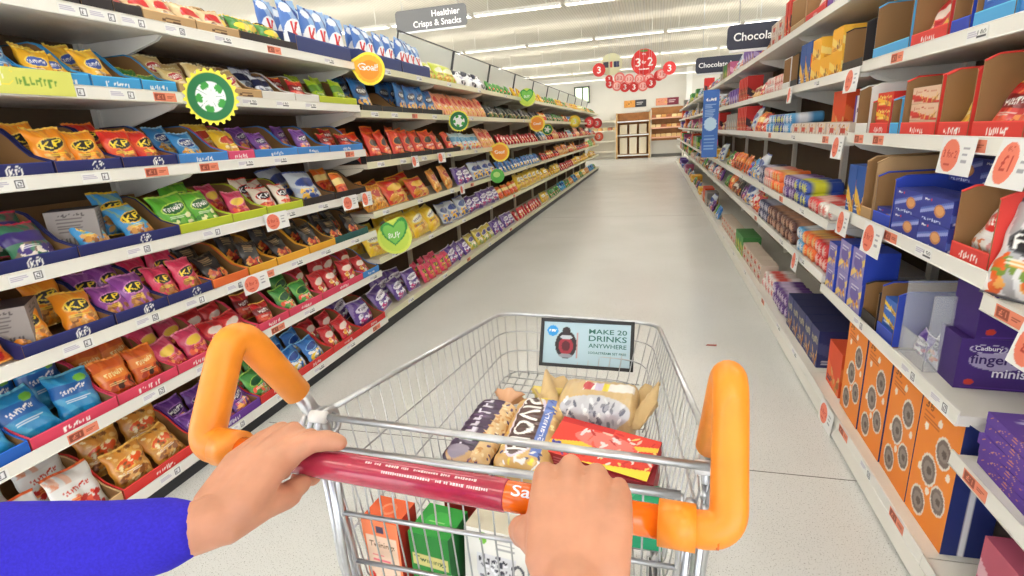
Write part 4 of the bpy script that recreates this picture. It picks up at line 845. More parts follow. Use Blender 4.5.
M_signg = mat('sign_grey', (112, 112, 112), .5); M_signn = mat('sign_navy', (40, 42, 62), .45); M_let = mat('sign_white_print', (250, 250, 250), .5, emit=0)
def hang_sign(loc, w, h, mt, lines_, label, rz=0, ht=.1, tz=0):
    t = empty('hanging_sign', loc, (0, tz, rz)); bm = MB()
    pts = []
    for cx, cz, a0 in ((w/2-.04, h/2-.04, 0), (-w/2+.04, h/2-.04, PI/2), (-w/2+.04, -h/2+.04, PI), (w/2-.04, -h/2+.04, 1.5*PI)):
        for k in range(5): an = a0+k*PI/8; pts.append((cx+.04*math.cos(an), cz+.04*math.sin(an)))
    bm.prism(pts, 1, -.008, .008); bm.obj('sign_board', mt, t)
    for txt, x, z, tw in lines_: text_obj('lettering', txt, M_let, tw, .002, t, (x, -.0085, z))
    bm = MB(); bm.box(-w/2+.02, -.012, -h/2-.02, w/2-.02, .012, -h/2); bm.obj('carrier_rail', M_white, t)
    for e in (-1, 1): bm = MB(); bm.cyl((e*w*.4, 0, h/2), (e*w*.4, 0, CEIL_Z+.33-loc[2]), .003, 6); bm.obj('hanging_wire', M_zinc, t)
    tag(t, label, 'aisle sign', 'hanging aisle signs'); return t
hang_sign((-2.65, 6.5, 2.71), .92, .24, M_signg, [('Healthier', .2, .05, .36), ('Crisps & Snacks', .08, -.06, .62)], 'grey hanging sign reading Healthier Crisps & Snacks above left shelves')
hang_sign((.98, 5.0, 1.93+.03), .86, .19, M_signn, [('Chocolate biscuits', -.06, .0, .64)], 'navy hanging sign starting Chocolate, nearer of the two')
hang_sign((.93, 8.0, 2.05), .86, .2, M_signn, [('Chocolate bars', -.12, .0, .54)], 'navy hanging sign reading Chocolate bars, farther of the two')
# 3 for 2 cluster
def art_32():
    a = Art(110, 110, (214, 44, 40)); a.text('3', .27, .5, .2, .32, Wt).text('for', .5, .5, .16, .12, Wt).text('2', .75, .5, .2, .32, Wt).text('any', .5, .8, .16, .08, Wt).rect(.3, .22, .7, .25, Wt); a.ell(.5, .93, .16, .05, (90, 130, 50)); return a
pg = 'promotion discs hanging in the middle of the aisle'
def hdisc(art, r, loc, label):
    o = disc('hanging_disc', art, r, loc, .1, label, 'hanging sign', group=pg); mb = MB(); mb.cyl((0, 0, r*.98), (0, 0, CEIL_Z+.33-loc[2]), .002, 5); mb.obj('hanging_thread', M_zinc, o); return o
hdisc(art_32(), .235, (-.245, 11, 2.485), 'large red hanging disc reading 3 for 2')
pale = Art(70, 70, (216, 214, 172)); pale.rect(.1, .35, .36, .62, (60, 60, 70)).rect(.42, .35, .54, .62, (200, 70, 50)).rect(.6, .35, .86, .62, (50, 56, 90))
hdisc(pale, .2, (-.85, 11.0, 2.5), 'large pale cream hanging disc with three dark blocks')
sm = Art(40, 40, (232, 120, 112)); sm.ell(.5, .5, .36, .36, (240, 186, 176)).text('3 2', .5, .5, .5, .3, (210, 40, 40)); sm2 = Art(40, 40, (214, 50, 46)); sm2.text('3', .5, .5, .3, .5, Wt)
spots = [(599, 70, 6, 1), (609, 79, 3.5, 1), (610, 84, 4, 1), (619.5, 78, 5, 0), (617, 86, 4.5, 0), (625, 87, 4.5, 1), (629, 79, 4.5, 0), (634, 87, 4.5, 1), (639.5, 79, 4.5, 0), (643, 86, 4.5, 0), (649, 78.5, 4.5, 0), (651, 83, 4.5, 1), (659, 75.5, 4.5, 1), (662, 74, 4.5, 0), (669.5, 68, 5.5, 1)]
def at(px_, py_, Y):
    d = _f*FPX+_r2*(px_-512)-_u2*(py_-288); k = Y/d.y; return (d.x*k, Y, CAM_H+d.z*k)
for i, (x, y, r, kd) in enumerate(spots):
    o = hdisc((sm, sm2)[kd], r*.0203, at(x, y, 10.9-.04*i), ''); o['label'] = ''; REG.append((o, ('pale red', 'solid red')[kd]+' small promotion disc', 'hanging sign', 'from the left in the hanging garland', pg)); o['sortkey'] = i

# ================================================================== BACK WALL FURNITURE
M_wood = noise_tint(mat('brown_wood', (168, 112, 58), .5), 6, .15); M_woodl = noise_tint(mat('light_wood', (206, 166, 110), .5), 6, .1)
t = empty('display_unit', (-.98, 24.75, 0)); w2 = .7
for e in (-1, 1): mb = MB(); mb.bbox(e*w2-.03, -.3, 0, e*w2+.03, .28, 1.95); mb.obj('side_panel', M_woodl, t)
mb = MB(); mb.box(-w2, .25, 0, w2, .28, 1.95); mb.obj('back_panel', M_wood, t)
for z in (.12, .98, 1.55): mb = MB(); mb.bbox(-w2+.02, -.33, z, w2-.02, .25, z+.05); o = mb.obj('shelf', M_woodl, t); mb = MB(); mb.box(-w2+.02, -.345, z, w2-.02, -.33, z+.05); mb.obj('price_rail', M_rail, o)
for z0, z1 in ((.2, .95), (1.05, 1.5)):
    for k in range(3): mb = MB(); mb.bbox(-.58+k*.42, -.1, z0, -.26+k*.42, .1, z1-.05); mb.obj('paper_stack', mat('cream_panels', (226, 216, 190), .6) if k == 0 and z0 < .5 else bpy.data.materials['cream_panels'], t)
tag(t, 'brown wooden display unit with cream panels against the back wall', 'display unit')
t = empty('bread_rack', (.46, 24.8, 0))
for e in (-1, 1): mb = MB(); mb.bbox(e*.68-.02, -.25, 0, e*.68+.02, .28, 2.0); mb.obj('side_post', M_shelf, t)
mb = MB(); mb.box(-.68, .25, .7, .68, .28, 2.1); mb.obj('back_panel', M_wood, t)
for z in (.82, 1.22, 1.62): mb = MB(); mb.bbox(-.68, -.3, z, .68, .25, z+.04); o = mb.obj('shelf', M_woodl, t); mb = MB(); mb.box(-.68, -.315, z-.01, .68, -.3, z+.05); mb.obj('price_rail', mat('salmon_rail', (226, 170, 140), .5) if z < 1 else bpy.data.materials['salmon_rail'], o)
tag(t, 'pale bread rack with three shelves right of the brown unit', 'display unit')
def loaf_mesh(cols, w=.2, h=.13, d=.13):
    mb = MB(); mb.col(cols); mb.bbox(-w/2, -d/2, 0, w/2, d/2, h, .03); o = mb.obj('wrapped_loaf', M_film); me = o.data; bpy.data.objects.remove(o); return me
lm = [loaf_mesh(c) for c in ((220, 160, 80), (232, 196, 130), (190, 110, 60), (244, 220, 160))]
for z in (.861, 1.261, 1.661):
    for k in range(6):
        o = link(bpy.data.objects.new('wrapped_loaf', R.choice(lm))); o.location = (.42-.55+k*.22, 24.72, z); REG.append((o, 'wrapped loaf', 'loaf', f'from the left on the {"lower" if z < 1 else "middle" if z < 1.5 else "upper"} shelf of the far bread rack', 'loaves on the far bread rack'))
t = empty('display_unit', (-2.36, 24.8, 0))
mb = MB(); mb.box(-.62, .2, 0, .62, .25, 1.7); mb.obj('back_panel', M_shelf, t)
for z in (.3, .75, 1.2, 1.6): mb = MB(); mb.bbox(-.62, -.3, z, .62, .2, z+.05); mb.obj('shelf', M_shelf, t)
for e in (-1, 1): mb = MB(); mb.bbox(e*.62-.02, -.28, 0, e*.62+.02, .24, 1.7); mb.obj('side_post', M_shelf, t)
tag(t, 'cream shelving unit left of the brown unit at the back', 'display unit')
for k in range(5):
    o = link(bpy.data.objects.new('wrapped_loaf', lm[(k*3+1) % 4])); o.location = (-2.2-.45+k*.22, 24.75, 1.251); REG.append((o, 'wrapped loaf', 'loaf', 'from the left on the cream unit at the back', 'loaves on the cream unit'))
for i, (x, c1, c2, lab) in enumerate(((-.92, (230, 160, 70), (60, 60, 66), 'orange and dark grey'), (.45, (230, 150, 120), (130, 40, 60), 'peach and maroon'))):
    a = Art(60, 22, c1); a.rect(.5, 0, 1, 1, c2).blobs(12, .02, .1, .48, .9, BROWN, .06, i+2).lines(2, .56, .92, .3, .75, Wt, 3)
    mb = MB(); grid_face(mb, a, (-.48, -.021, -.15), (.96, 0, 0), (0, 0, .3)); mb.col((60, 60, 60)).box(-.48, -.02, -.15, .48, 0, .15); o = mb.obj('wall_picture', M_card); o.location = (x, 25.19, 2.33); tag(o, f'{lab} picture panel high on the back wall', 'picture')
# angled header panels rising behind the top left shelf
M_head = mat('header_board', (222, 224, 214), .6)
for i in range(3, len(bl)-1):
    t = empty('header_panel', (XL-.42, (bl[i]+bl[i+1])/2, 1.80), (0, 0, PI/2)); mb = MB(); w = bl[i+1]-bl[i]-.03
    mb.prism([(0, .1), (.012, .1), (-.07, .42), (-.082, .42)], 0, -w/2, w/2); mb.obj('board', M_head, t)
    for e in (-1, 1): mb = MB(); mb.tube([(e*w/2, .0, .02), (e*w/2, -.01, .1), (e*w/2, -.09, .43)], .008, 6); mb.obj('support_rod', M_rubber, t)
    mb = MB(); mb.cyl((-w/2, -.09, .43), (w/2, -.09, .43), .006, 6); mb.obj('top_rod', M_rubber, t)
    reg(t, 'white angled header panel', 'header panel', f'above the {BAYN[i]} left bay', 'header panels above the left shelves')
# blue banner strip clipped on the far right shelves
a = Art(20, 90, (60, 110, 190)); a.text('WOW', .5, .86, .7, .06, Wt).ell(.5, .5, .4, .1, (190, 220, 240)).lines(8, .15, .85, .6, .8, (180, 210, 240), 3).lines(5, .15, .85, .1, .35, (150, 190, 230), 5)
mb = MB(); grid_face(mb, a, (-.09, 0, 0), (.18, 0, 0), (0, 0, .78)); mb.col((60, 110, 190)).box(-.09, .0008, 0, .09, .006, .78); o = mb.obj('clip_strip', M_card); o.location = (.63, 7.0, .9); o.rotation_euler = (0, 0, -.2)
mb = MB(); mb.box(.0, .006, .7, .17, .011, .72); mb.obj('clip_arm', M_white, o); tag(o, 'tall blue hanging strip in front of the far right shelves', 'promo strip')
# end-of-row promotion cards on the left
for i, (x, y, z, r, c) in enumerate(((-1.78, 15.2, 1.52, .15, (216, 50, 48)), (-1.74, 16.8, 1.5, .15, (216, 50, 48)), (-1.74, 17.3, 1.1, .14, (226, 90, 60)), (-1.76, 12.2, 1.52, .13, (246, 210, 60)))):
    q = Art(36, 36, c); q.ell(.5, .5, .34, .34, tuple(min(255, k+40) for k in c)).text('3', .5, .5, .3, .44, Wt); wob(q, r, (x, y, z), .15, ('nearer of two red discs on the far second left shelf', 'farther red disc at the row end of the second left shelf', 'orange red disc low at the far end of left shelves', 'yellow disc with a 3 on the far second left shelf')[i])
# scrap on the floor
mb = MB(); mb.add([(-.03, -.006, .001), (.03, -.01, .001), (.035, .004, .006), (-.02, .008, .004), (-.03, -.006, .002), (.03, -.01, .002), (.035, .004, .007), (-.02, .008, .005)], [(3, 2, 1, 0), (4, 5, 6, 7), (0, 1, 5, 4), (1, 2, 6, 5), (2, 3, 7, 6), (3, 0, 4, 7)])
o = mb.obj('paper_scrap', mat('scrap_red', (170, 90, 80), .7)); o.location = (.345, 3.15, .0005); tag(o, 'thin reddish scrap lying on the floor beside the trolley', 'litter')

# ================================================================== THE TROLLEY
TR = empty('shopping_trolley', (-.2, .95, 0)); tag(TR, 'wire supermarket trolley with orange handle pushed down the aisle', 'shopping trolley')
TO = np.array([-.2, .95, 0])
def tp(p): return np.array(p, float)-TO
def ttube(mb, pts, r, n=8, closed=False): mb.tube([tp(p) for p in pts], r, n, closed)
A0, A1, A2, A3 = map(np.array, ((-.475, .585, .92), (-.412, 1.335, .822), (.012, 1.30, .818), (.078, .555, .92)))     # rim corners
B0, B1, B2, B3 = map(np.array, ((-.445, .605, .585), (-.375, 1.25, .685), (-.03, 1.225, .68), (.035, .585, .585)))        # floor corners
def lerp(a, b, t): return a+(b-a)*t
def rim_pt(t):      # 0..1 left side, 1..2 far side, 2..3 right side (rounded far corners)
    return rimc[min(len(rimc)-1, int(t*(len(rimc)-1)))]
def U_path(c0, c1, c2, c3, rad): return arc_path([c0, c1, c2, c3], rad, 8)
rimp = U_path(A0, A1, A2, A3, .07)
mb = MB(); ttube(mb, rimp, .0052, 8); ttube(mb, [A0, A3], .0052, 8); mb.obj('basket_rim', M_zinc, TR)
def resample(P, n):
    P = np.array(P); d = np.r_[0, np.cumsum(np.linalg.norm(np.diff(P, axis=0), axis=1))]; t = np.linspace(0, d[-1], n)
    return np.stack([np.interp(t, d, P[:, k]) for k in range(3)], 1)
top = resample(rimp, 62); bot = resample(U_path(B0, B1, B2, B3, .06), 62)
wr = .0014
for name, i0, i1 in (('left_wire_wall', 0, 24), ('front_wire_wall', 24, 38), ('right_wire_wall', 38, 62)):
    mb = MB()
    for i in range(i0, i1):
        a, b = top[i], bot[i]; mid = lerp(a, b, .9)+np.array([0, 0, 0]); ttube(mb, [a, mid, b+(np.array([-.2, .9, .6])-b)*.03], wr, 5)
    for t in (.3, .62, .97):
        ttube(mb, [lerp(top[i], bot[i], t) for i in range(i0, min(i1+1, 62))], .0018, 5)
    mb.obj(name, M_chrome, TR)
mb = MB()
for k in range(15):
    t = (k+.5)/15; ttube(mb, [lerp(B0, B3, t), lerp(B1, B2, t)], wr, 5)
for k in range(24):
    t = k/23; ttube(mb, [lerp(B0, B1, t), lerp(B3, B2, t)], wr if k % 4 else .002, 5)
mb.obj('basket_floor', M_chrome, TR)
# near wall: hinged gate with its bars
G1, G2 = np.array((-.43, .548, .893)), np.array((.035, .535, .893))
H1, H2 = np.array((-.442, .56, .775)), np.array((.035, .55, .775)); I1, I2 = np.array((-.44, .568, .68)), np.array((.032, .56, .68)); J1, J2 = np.array((-.44, .58, .585)), np.array((.03, .572, .585))
mb = MB()
for a, b, r in ((G1, G2, .0055), (H1, H2, .0035), (I1, I2, .0035), (J1, J2, .004)): ttube(mb, [a, b], r, 8)
mb.obj('gate_bar', M_chrome, TR)
mb = MB()
for k in range(1, 22):
    t = k/22; ttube(mb, [lerp(G1, G2, t), lerp(H1, H2, t)+[0, .004, 0], lerp(I1, I2, t)+[0, .004, 0], lerp(J1, J2, t)], wr, 5)
ttube(mb, [G1, H1, I1, J1], .004, 6); ttube(mb, [G2, H2, I2, J2], .004, 6); mb.obj('gate_wires', M_chrome, TR)
# handle
HB0, HB1 = np.array((-.528, .445, .957)), np.array((.068, .406, .957)); hd = (HB1-HB0)/np.linalg.norm(HB1-HB0)
def hb(t): return HB0+(HB1-HB0)*t
mb = MB(); ttube(mb, [hb(.012), hb(.985)], .0150, 20); mb.obj('handle_bar', M_orange2, TR)
mb = MB(); ttube(mb, [hb(.205), hb(.225), hb(.655), hb(.657)], [.0158, .0163, .0163, .0155], 24); mb.obj('printed_sleeve', M_maroon, TR)
def on_bar(t0, ang0):
    """warp flat lettering round the handle bar; reading direction along the bar, facing up and back to the shopper"""
    up = np.array([0, 0, 1.]); bk = np.cross(up, hd)*-1; bk = np.array([hd[1]*1., -hd[0], 0]);
    def f(co, r=.0166):
        a = ang0+co.z/r; p = hb(t0)+hd*co.x+(up*math.sin(a)+bk*math.cos(a))*r; return tuple(p-TO)
    return f
text_obj('brand_lettering', "Sainsbury's", mlett, .098, 0, TR, warp=lambda c: on_bar(.752, 1.0)(c, .0155), h=.0155)
qq = random.Random(5)
for (tt, an, w_) in ((.50, 1.25, .13), (.53, .8, .12)):      # two lines of tiny print, illegible in the photograph
    bm = bmesh.new(); x = -w_/2; fw = on_bar(tt, an)
    while x < w_/2:
        ww = qq.uniform(.0012, .0028); hh = qq.uniform(.0009, .0015)
        if qq.random() > .15: bm.faces.new([bm.verts.new(fw(Vector(c), .0168)) for c in ((x, 0, -hh), (x+ww, 0, -hh), (x+ww, 0, hh), (x, 0, hh))])
        x += ww+.0008
    me = bpy.data.meshes.new('fine_print'); bm.to_mesh(me); bm.free(); me.materials.append(mat('pale_print', (240, 200, 206), .5)); link(bpy.data.objects.new('fine_print', me), TR)
def grip(name, pts, r):
    P = arc_path(pts, .05, 10); mb = MB(); n = len(P); rr = [r*(.92 if i in (0, n-1) else 1) for i in range(n)]
    P = [P[0]-(P[1]-P[0])/np.linalg.norm(P[1]-P[0])*.003]+P+[P[-1]+(P[-1]-P[-2])/np.linalg.norm(P[-1]-P[-2])*.004]; rr = [rr[0]*.6]+rr+[rr[-1]*.75]
    mb.tube([tp(p) for p in P], rr, 20); return mb.obj(name, M_orange, TR)
LG = [(-.486, .441, .957), (-.532, .445, .957), (-.531, .524, 1.086), (-.502, .585, .955)]
RG = [(.020, .409, .957), (.067, .406, .957), (.074, .500, 1.082), (.068, .590, .925)]
g1 = grip('side_grip', LG, .0215); g2 = grip('side_grip', RG, .0163)
g1['label'] = 'left orange plastic grip loop'; g2['label'] = 'right orange plastic grip loop'
for P_, s_ in ((LG, -1), (RG, 1)):
    mb = MB(); ttube(mb, [np.array(P_[0])-hd*0+hd*(.012 if s_ < 0 else -.012), np.array(P_[0])-hd*s_*-.0+hd*(-.02 if s_ < 0 else .02)], .0205 if s_ > 0 else .0225, 20); mb.obj('collar', M_orange, TR)
# brackets joining the grips to the basket and frame
for s_, gx, jx in ((-1, -.502, -.482), (1, .070, .078)):
    gy = .585 if s_ < 0 else .59; gz = .952 if s_ < 0 else .925; J = np.array((jx, .60, .895 if s_ < 0 else .875))
    mb = MB(); ttube(mb, [(gx, gy-.004, gz+.02), (gx*.5+jx*.5, .595, .92), J, J+[0, .005, -.03]], .0125, 14); mb.obj('bracket_tube', M_zinc, TR)
    mb = MB()
    for dx in (-.014, 0, .014): ttube(mb, arc_path([J+[dx, -.03, .01], J+[dx, -.012, .03], J+[dx, .02, .02], J+[dx, .02, -.015], J+[dx, -.02, -.015]], .012, 4), .0045, 8)
    mb.obj('clamp', M_zinc, TR)
    mb = MB(); xi = jx-s_*.035; mb.cyl(tp(J+[-s_*.002, -.022, .028]), tp(J+[-s_*.026, -.022, .028]), .009, 14); mb.obj('hinge_bush', M_white, TR)
    xb = -.455 if s_ < 0 else .045; xc = -.475 if s_ < 0 else .062
    mb = MB(); ttube(mb, arc_path([J, (xc, .60, .72), (xb-.02*(-s_), .62, .45), (xb, .70, .20), (xb, .80, .15)], .06, 6), .0105, 12); mb.obj('frame_post', M_zinc, TR)
    mb = MB(); ttube(mb, [J+[-s_*.03, -.035, -.01], (xb-s_*.005, .555, .70), (xb-s_*.0, .57, .50), (xb, .62, .30)], .006, 8); ttube(mb, [J+[-s_*.012, -.03, -.02], (xb+s_*.01, .565, .68), (xb+s_*.01, .585, .50), (xb, .62, .30)], .0045, 8); mb.obj('gate_post', M_zinc, TR)
    mb = MB(); ttube(mb, [(xb, .62, .16), (xb, .80, .15), (xb+s_*-.03, 1.28, .15)], .012, 10); mb.obj('chassis_rail', M_zinc, TR)
    mb = MB(); ttube(mb, [(xb+s_*-.03, 1.22, .15), (xb+s_*-.015, 1.0, .38), (xb, .93, .57)], .009, 10); mb.obj('strut', M_zinc, TR)
    for yy in (.66, 1.26):
        xx = xb if yy < 1 else xb-s_*.03
        mb = MB(); mb.prism([(yy-.03-.95, .15), (yy+.03-.95, .15), (yy+.012-.95, .06), (yy-.012-.95, .06)], 0, xx+.2-.02, xx+.2-.016); mb.prism([(yy-.03-.95, .15), (yy+.03-.95, .15), (yy+.012-.95, .06), (yy-.012-.95, .06)], 0, xx+.2+.016, xx+.2+.02); mb.box(xx+.2-.02, yy-.98, .148, xx+.2+.02, yy-.92, .152)
        cst = mb.obj('caster_fork', M_zinc, TR); mb = MB(); mb.tube([(xx+.2-.013, yy-.95, .0585), (xx+.2-.009, yy-.95, .0585), (xx+.2+.009, yy-.95, .0585), (xx+.2+.013, yy-.95, .0585)], [.052, .0585, .0585, .052], 24); mb.obj('wheel', M_rubber, cst)
mb = MB(); ttube(mb, [(-.41, .66, .16), (.02, .66, .16)], .011, 10); ttube(mb, [(-.39, 1.26, .155), (-.01, 1.26, .155)], .011, 10); mb.obj('cross_bar', M_zinc, TR)
# advert frame clipped on the far rim
MK = empty('advert_board', (0, 0, 0)); MK.parent = TR
mb = MB(); s0, s1 = -.292, -.045; z0, z1 = -.125, .003; cx, cw, ch = (s0+s1)/2, (s1-s0), .128
MK.location = tp((cx, 1.272, .764)); MK.rotation_euler = (-.42, 0, -.04)
mb.bbox(-cw/2, 0, -ch/2, cw/2, .008, -ch/2+.009, .001).bbox(-cw/2, 0, ch/2-.009, cw/2, .008, ch/2, .001).bbox(-cw/2, 0, -ch/2, -cw/2+.009, .008, ch/2, .001).bbox(cw/2-.009, 0, -ch/2, cw/2, .008, ch/2, .001).box(-cw/2+.004, .004, -ch/2+.004, cw/2-.004, .0075, ch/2-.004)
mb.obj('black_frame', M_black, MK)
a = Art(110, 56, (176, 202, 214)); a.ell(.11, .78, .065, .13, (40, 150, 220)).text('new', .11, .78, .08, .07, Wt).ell(.27, .46, .125, .33, (44, 34, 38)).ell(.27, .78, .05, .1, (44, 34, 38)).ell(.27, .43, .085, .2, (160, 44, 60)).ell(.27, .43, .05, .12, (90, 24, 36)).ell(.27, .64, .07, .05, (190, 196, 204)).ell(.27, .2, .08, .05, (150, 150, 160))
a.rect(.39, .15, .41, .75, (200, 110, 100), .6)
mb = MB(); grid_face(mb, a, (-cw/2+.008, .0035, -ch/2+.008), (cw-.016, 0, 0), (0, 0, ch-.016)); ap = mb.obj('advert_panel', M_card, MK)
ap['label'] = 'pale blue advert panel reading make 20 drinks anywhere'
mg = mat('advert_green', (40, 100, 92), .5)
for tx, zz, w_ in (('MAKE 20', .034, .098), ('DRINKS', .016, .098), ('ANYWHERE', -.003, .098), ('SODASTREAM SET FREE', -.0215, .098)):
    text_obj('lettering', tx, mg, w_, 0, MK, (.056, .0028, zz), h={'MAKE 20': .0125, 'DRINKS': .0145, 'ANYWHERE': .011}.get(tx, .006))

# ------------------------------------------------------------------ shopping in the basket
def loaf(name, art, w, h, l, loc, rot, label, cat, tail=True, bun=0.0, tcol=(230, 220, 200)):
    """bagged loaf: rounded top, twisted tail of film, slices faintly ribbed; local +y is its length"""
    nu, nv = art.w, art.h; V = []; C = art.lin(); F = []
    for j in range(nv):
        v = j/(nv-1); y = (v-.5)*l; e = min(v, 1-v); sq = min(1, (e/.07))**.5*.5+.5 if e < .07 else 1
        for i in range(nu):
            a = 2*PI*i/(nu-1)-PI/2; ca, sa = math.cos(a), math.sin(a); k = 2.8
            rx = w/2*math.copysign(abs(ca)**(2/k), ca); rz = h/2*math.copysign(abs(sa)**(2/k), sa); mush = 1+.07*max(0, math.sin(a))
            wv = 1+.012*math.sin(v*60)*1+.014*math.sin(a*5+v*14)+.01*math.sin(a*11-v*23)
            V.append((rx*mush*sq*wv, y, rz*sq*wv+h/2))
    idx = np.arange(nu*nv).reshape(nv, nu)
    for j in range(nv-1):
        for i in range(nu-1): F.append((idx[j, i], idx[j, i+1], idx[j+1, i+1], idx[j+1, i]))
    F.append(tuple(idx[0, ::-1][:-1])); F.append(tuple(idx[-1, :][:-1]))
    me = mesh_np(name, V, F, [M_film], cols=C); o = link(bpy.data.objects.new(name, me)); o.location = loc; o.rotation_euler = rot; tag(o, label, cat)
    if tail:
        n = 18; V = []; F = []
        for j, (r_, y_) in enumerate(((.42, .48), (.2, .56), (.09, .6), (.16, .66), (.34, .74), (.36, .76))):
            for i in range(n): a = 2*PI*i/n; q = 1+.22*math.sin(a*6+j); V.append((w*r_*math.cos(a)*q, l*y_, h*(.5+.12*j*.3)+h*r_*.5*math.sin(a)*q))
        for j in range(5):
            for i in range(n): F.append((j*n+i, j*n+(i+1) % n, (j+1)*n+(i+1) % n, (j+1)*n+i))
        mt = mesh_np('film_tail', V, F, [M_film], cols=np.tile(lin(tcol), (len(V), 1))); link(bpy.data.objects.new('film_tail', mt), o)
    return o
# art is wrapped round: u 0 = bottom, .25 = right side, .5 = top, .75 = left side
a = Art(170, 150, (62, 34, 72)); a.rect(.0, 0, 1, .1, (200, 160, 110)).rect(.3, .0, .46, 1, (224, 190, 140)).blobs(90, .3, 0, .46, 1, [(240, 222, 184), (206, 150, 90), (90, 60, 110), (236, 200, 150)], .022, 3)
a.rect(.62, .0, .8, .95, (48, 26, 60)).text('wholemeals', .53, .5, .72, .085, (226, 220, 236), PI/2).text('bread', .63, .5, .5, .05, (190, 170, 210), PI/2).blobs(30, .46, 0, .8, 1, [(96, 66, 110), (40, 20, 50)], .02, 6).rect(0, .93, 1, 1, (190, 180, 196)).ell(.54, .1, .06, .08, (150, 140, 160))
loaf('bread_loaf', a, .10, .10, .20, (-.338, .915, .632), (.13, .0, -.14), 'sliced loaf in dark purple wrapper at the left of the basket', 'bread', tcol=(222, 170, 130))
a = Art(190, 170, (214, 174, 110)); a.blobs(120, 0, 0, 1, 1, [(232, 204, 140), (196, 140, 76), (244, 226, 160), (240, 210, 60)], .025, 8)
a.ell(.53, .52, .075, .46, (226, 214, 230)).ell(.53, .52, .062, .43, (74, 40, 34)).text('HOVIS', .53, .54, .7, .095, (250, 248, 246), PI/2).rect(.415, .1, .475, .95, (92, 120, 196)).text('Granary', .445, .5, .42, .045, (236, 238, 250), PI/2).blobs(8, .4, .7, .48, .98, [(236, 214, 70), (60, 80, 160)], .02, 4).blobs(16, .4, .02, .6, .14, [(240, 220, 70), (50, 60, 120), (240, 240, 240)], .02, 4)
loaf('bread_loaf', a, .112, .10, .215, (-.235, .925, .634), (.13, .0, -.03), 'sliced loaf with brown oval and HOVIS lettering, centre of basket', 'bread', tcol=(236, 214, 120))
# brown paper and film bread bag lying across the basket
a = Art(150, 120, (210, 180, 130)); a.rect(.49, .3, .55, .95, (240, 236, 232)).ell(.52, .36, .03, .07, (206, 50, 60)).rect(.49, .45, .55, .55, (206, 190, 220)).rect(.49, .55, .55, .63, (240, 220, 60))
a.ell(.34, .5, .12, .44, (196, 196, 204)).blobs(44, .25, .12, .43, .86, [(130, 130, 142), (216, 218, 224), (160, 160, 172), (104, 106, 124), (236, 236, 238)], .03, 6)
pb = loaf('paper_bread_bag', a, .14, .10, .17, (-.112, 1.045, .655), (0, .0, -PI/2-.06), 'brown paper bread bag with clear film window, back right of basket', 'bread bag', tail=False)
V = []; F = []; n = 12
for i in range(n+1):
    for j in range(6): t = i/n; V.append((-.07+.14*t, .072+.011*j, .05+.018*math.sin(t*9+j)+.011*j))
for i in range(n):
    for j in range(5): F.append((i*6+j, (i+1)*6+j, (i+1)*6+j+1, i*6+j+1))
me = mesh_np('flared_end', V, F, [M_card], cols=np.tile(lin((208, 178, 128)), (len(V), 1))); fe = link(bpy.data.objects.new('flared_end', me), pb); md = fe.modifiers.new('t', 'SOLIDIFY'); md.thickness = .0015
me = mesh_np('flared_end', [(x, -y, z) for x, y, z in V], F, [M_card], cols=np.tile(lin((214, 184, 134)), (len(V), 1))); fe = link(bpy.data.objects.new('flared_end', me), pb); md = fe.modifiers.new('t', 'SOLIDIFY'); md.thickness = .0015
# boxes
def carton(name, w, d, h, front, top, side, col, loc, rot, label, cat):
    mb = MB(); pbox(mb, -w/2, -d/2, 0, w/2, d/2, h, front, side, side, top, col); o = mb.obj(name, M_card); o.location = loc; o.rotation_euler = rot; return tag(o, label, cat)
a = Art(120, 60, (226, 60, 44)); a.blobs(60, .3, .1, .98, .9, [(240, 120, 80), (250, 206, 110), (240, 226, 220), (206, 30, 34)], .035, 5).band(-.35, 1, -.35, -.12, (244, 214, 60)).band(-.5, 1, .2, .32, (250, 200, 60)).ell(.5, .62, .3, .2, (230, 120, 110)).blobs(22, .2, .35, .85, .85, [(240, 220, 220), (236, 90, 70), (190, 30, 30), (250, 190, 170)], .05, 5).blobs(6, .02, .05, .3, .3, [(60, 60, 160), (240, 220, 60)], .05, 8).rect(0, .86, .55, 1, (200, 34, 34))
b = Art(60, 20, (150, 24, 34)); b.rect(.55, .2, .9, .8, (120, 20, 30)).lines(3, .1, .42, .2, .8, (210, 130, 130), 3)
carton('snack_carton', .20, .10, .035, b, a, None, (176, 30, 34), (-.088, .885, .688), (.22, .04, -.26), 'red carton with yellow diagonal stripe on top of the shopping', 'box')
b2 = Art(60, 24, (130, 20, 34)); b2.rect(.5, .2, .88, .8, (104, 14, 26)).lines(3, .08, .42, .2, .8, (200, 120, 124), 5)
carton('snack_carton', .15, .1, .05, b2, None, None, (140, 24, 36), (-.062, .86, .655), (.0, 0, -.12), 'dark red carton under the striped red carton', 'box')
tl = Art(60, 60, (30, 160, 110)); tl.blobs(8, .1, .1, .9, .9, [(60, 190, 140), (230, 240, 230)], .08, 3)
carton('frozen_bag', .10, .1, .045, None, tl, None, (40, 164, 116), (-.032, .765, .648), (.05, .06, .05), 'teal green flat pack at the right of the basket', 'food pack')
yl = Art(40, 40, (214, 200, 60)); carton('snack_carton', .13, .09, .035, None, yl, None, (190, 190, 60), (-.06, .79, .625), (0, 0, .1), 'olive yellow pack below the dark red carton', 'box')
to = Art(44, 36, (240, 104, 52)); to.ell(.5, .55, .2, .25, (246, 150, 110)).ell(.5, .55, .13, .16, (240, 104, 52)).lines(1, .3, .7, .1, .2, (250, 190, 160), 1)
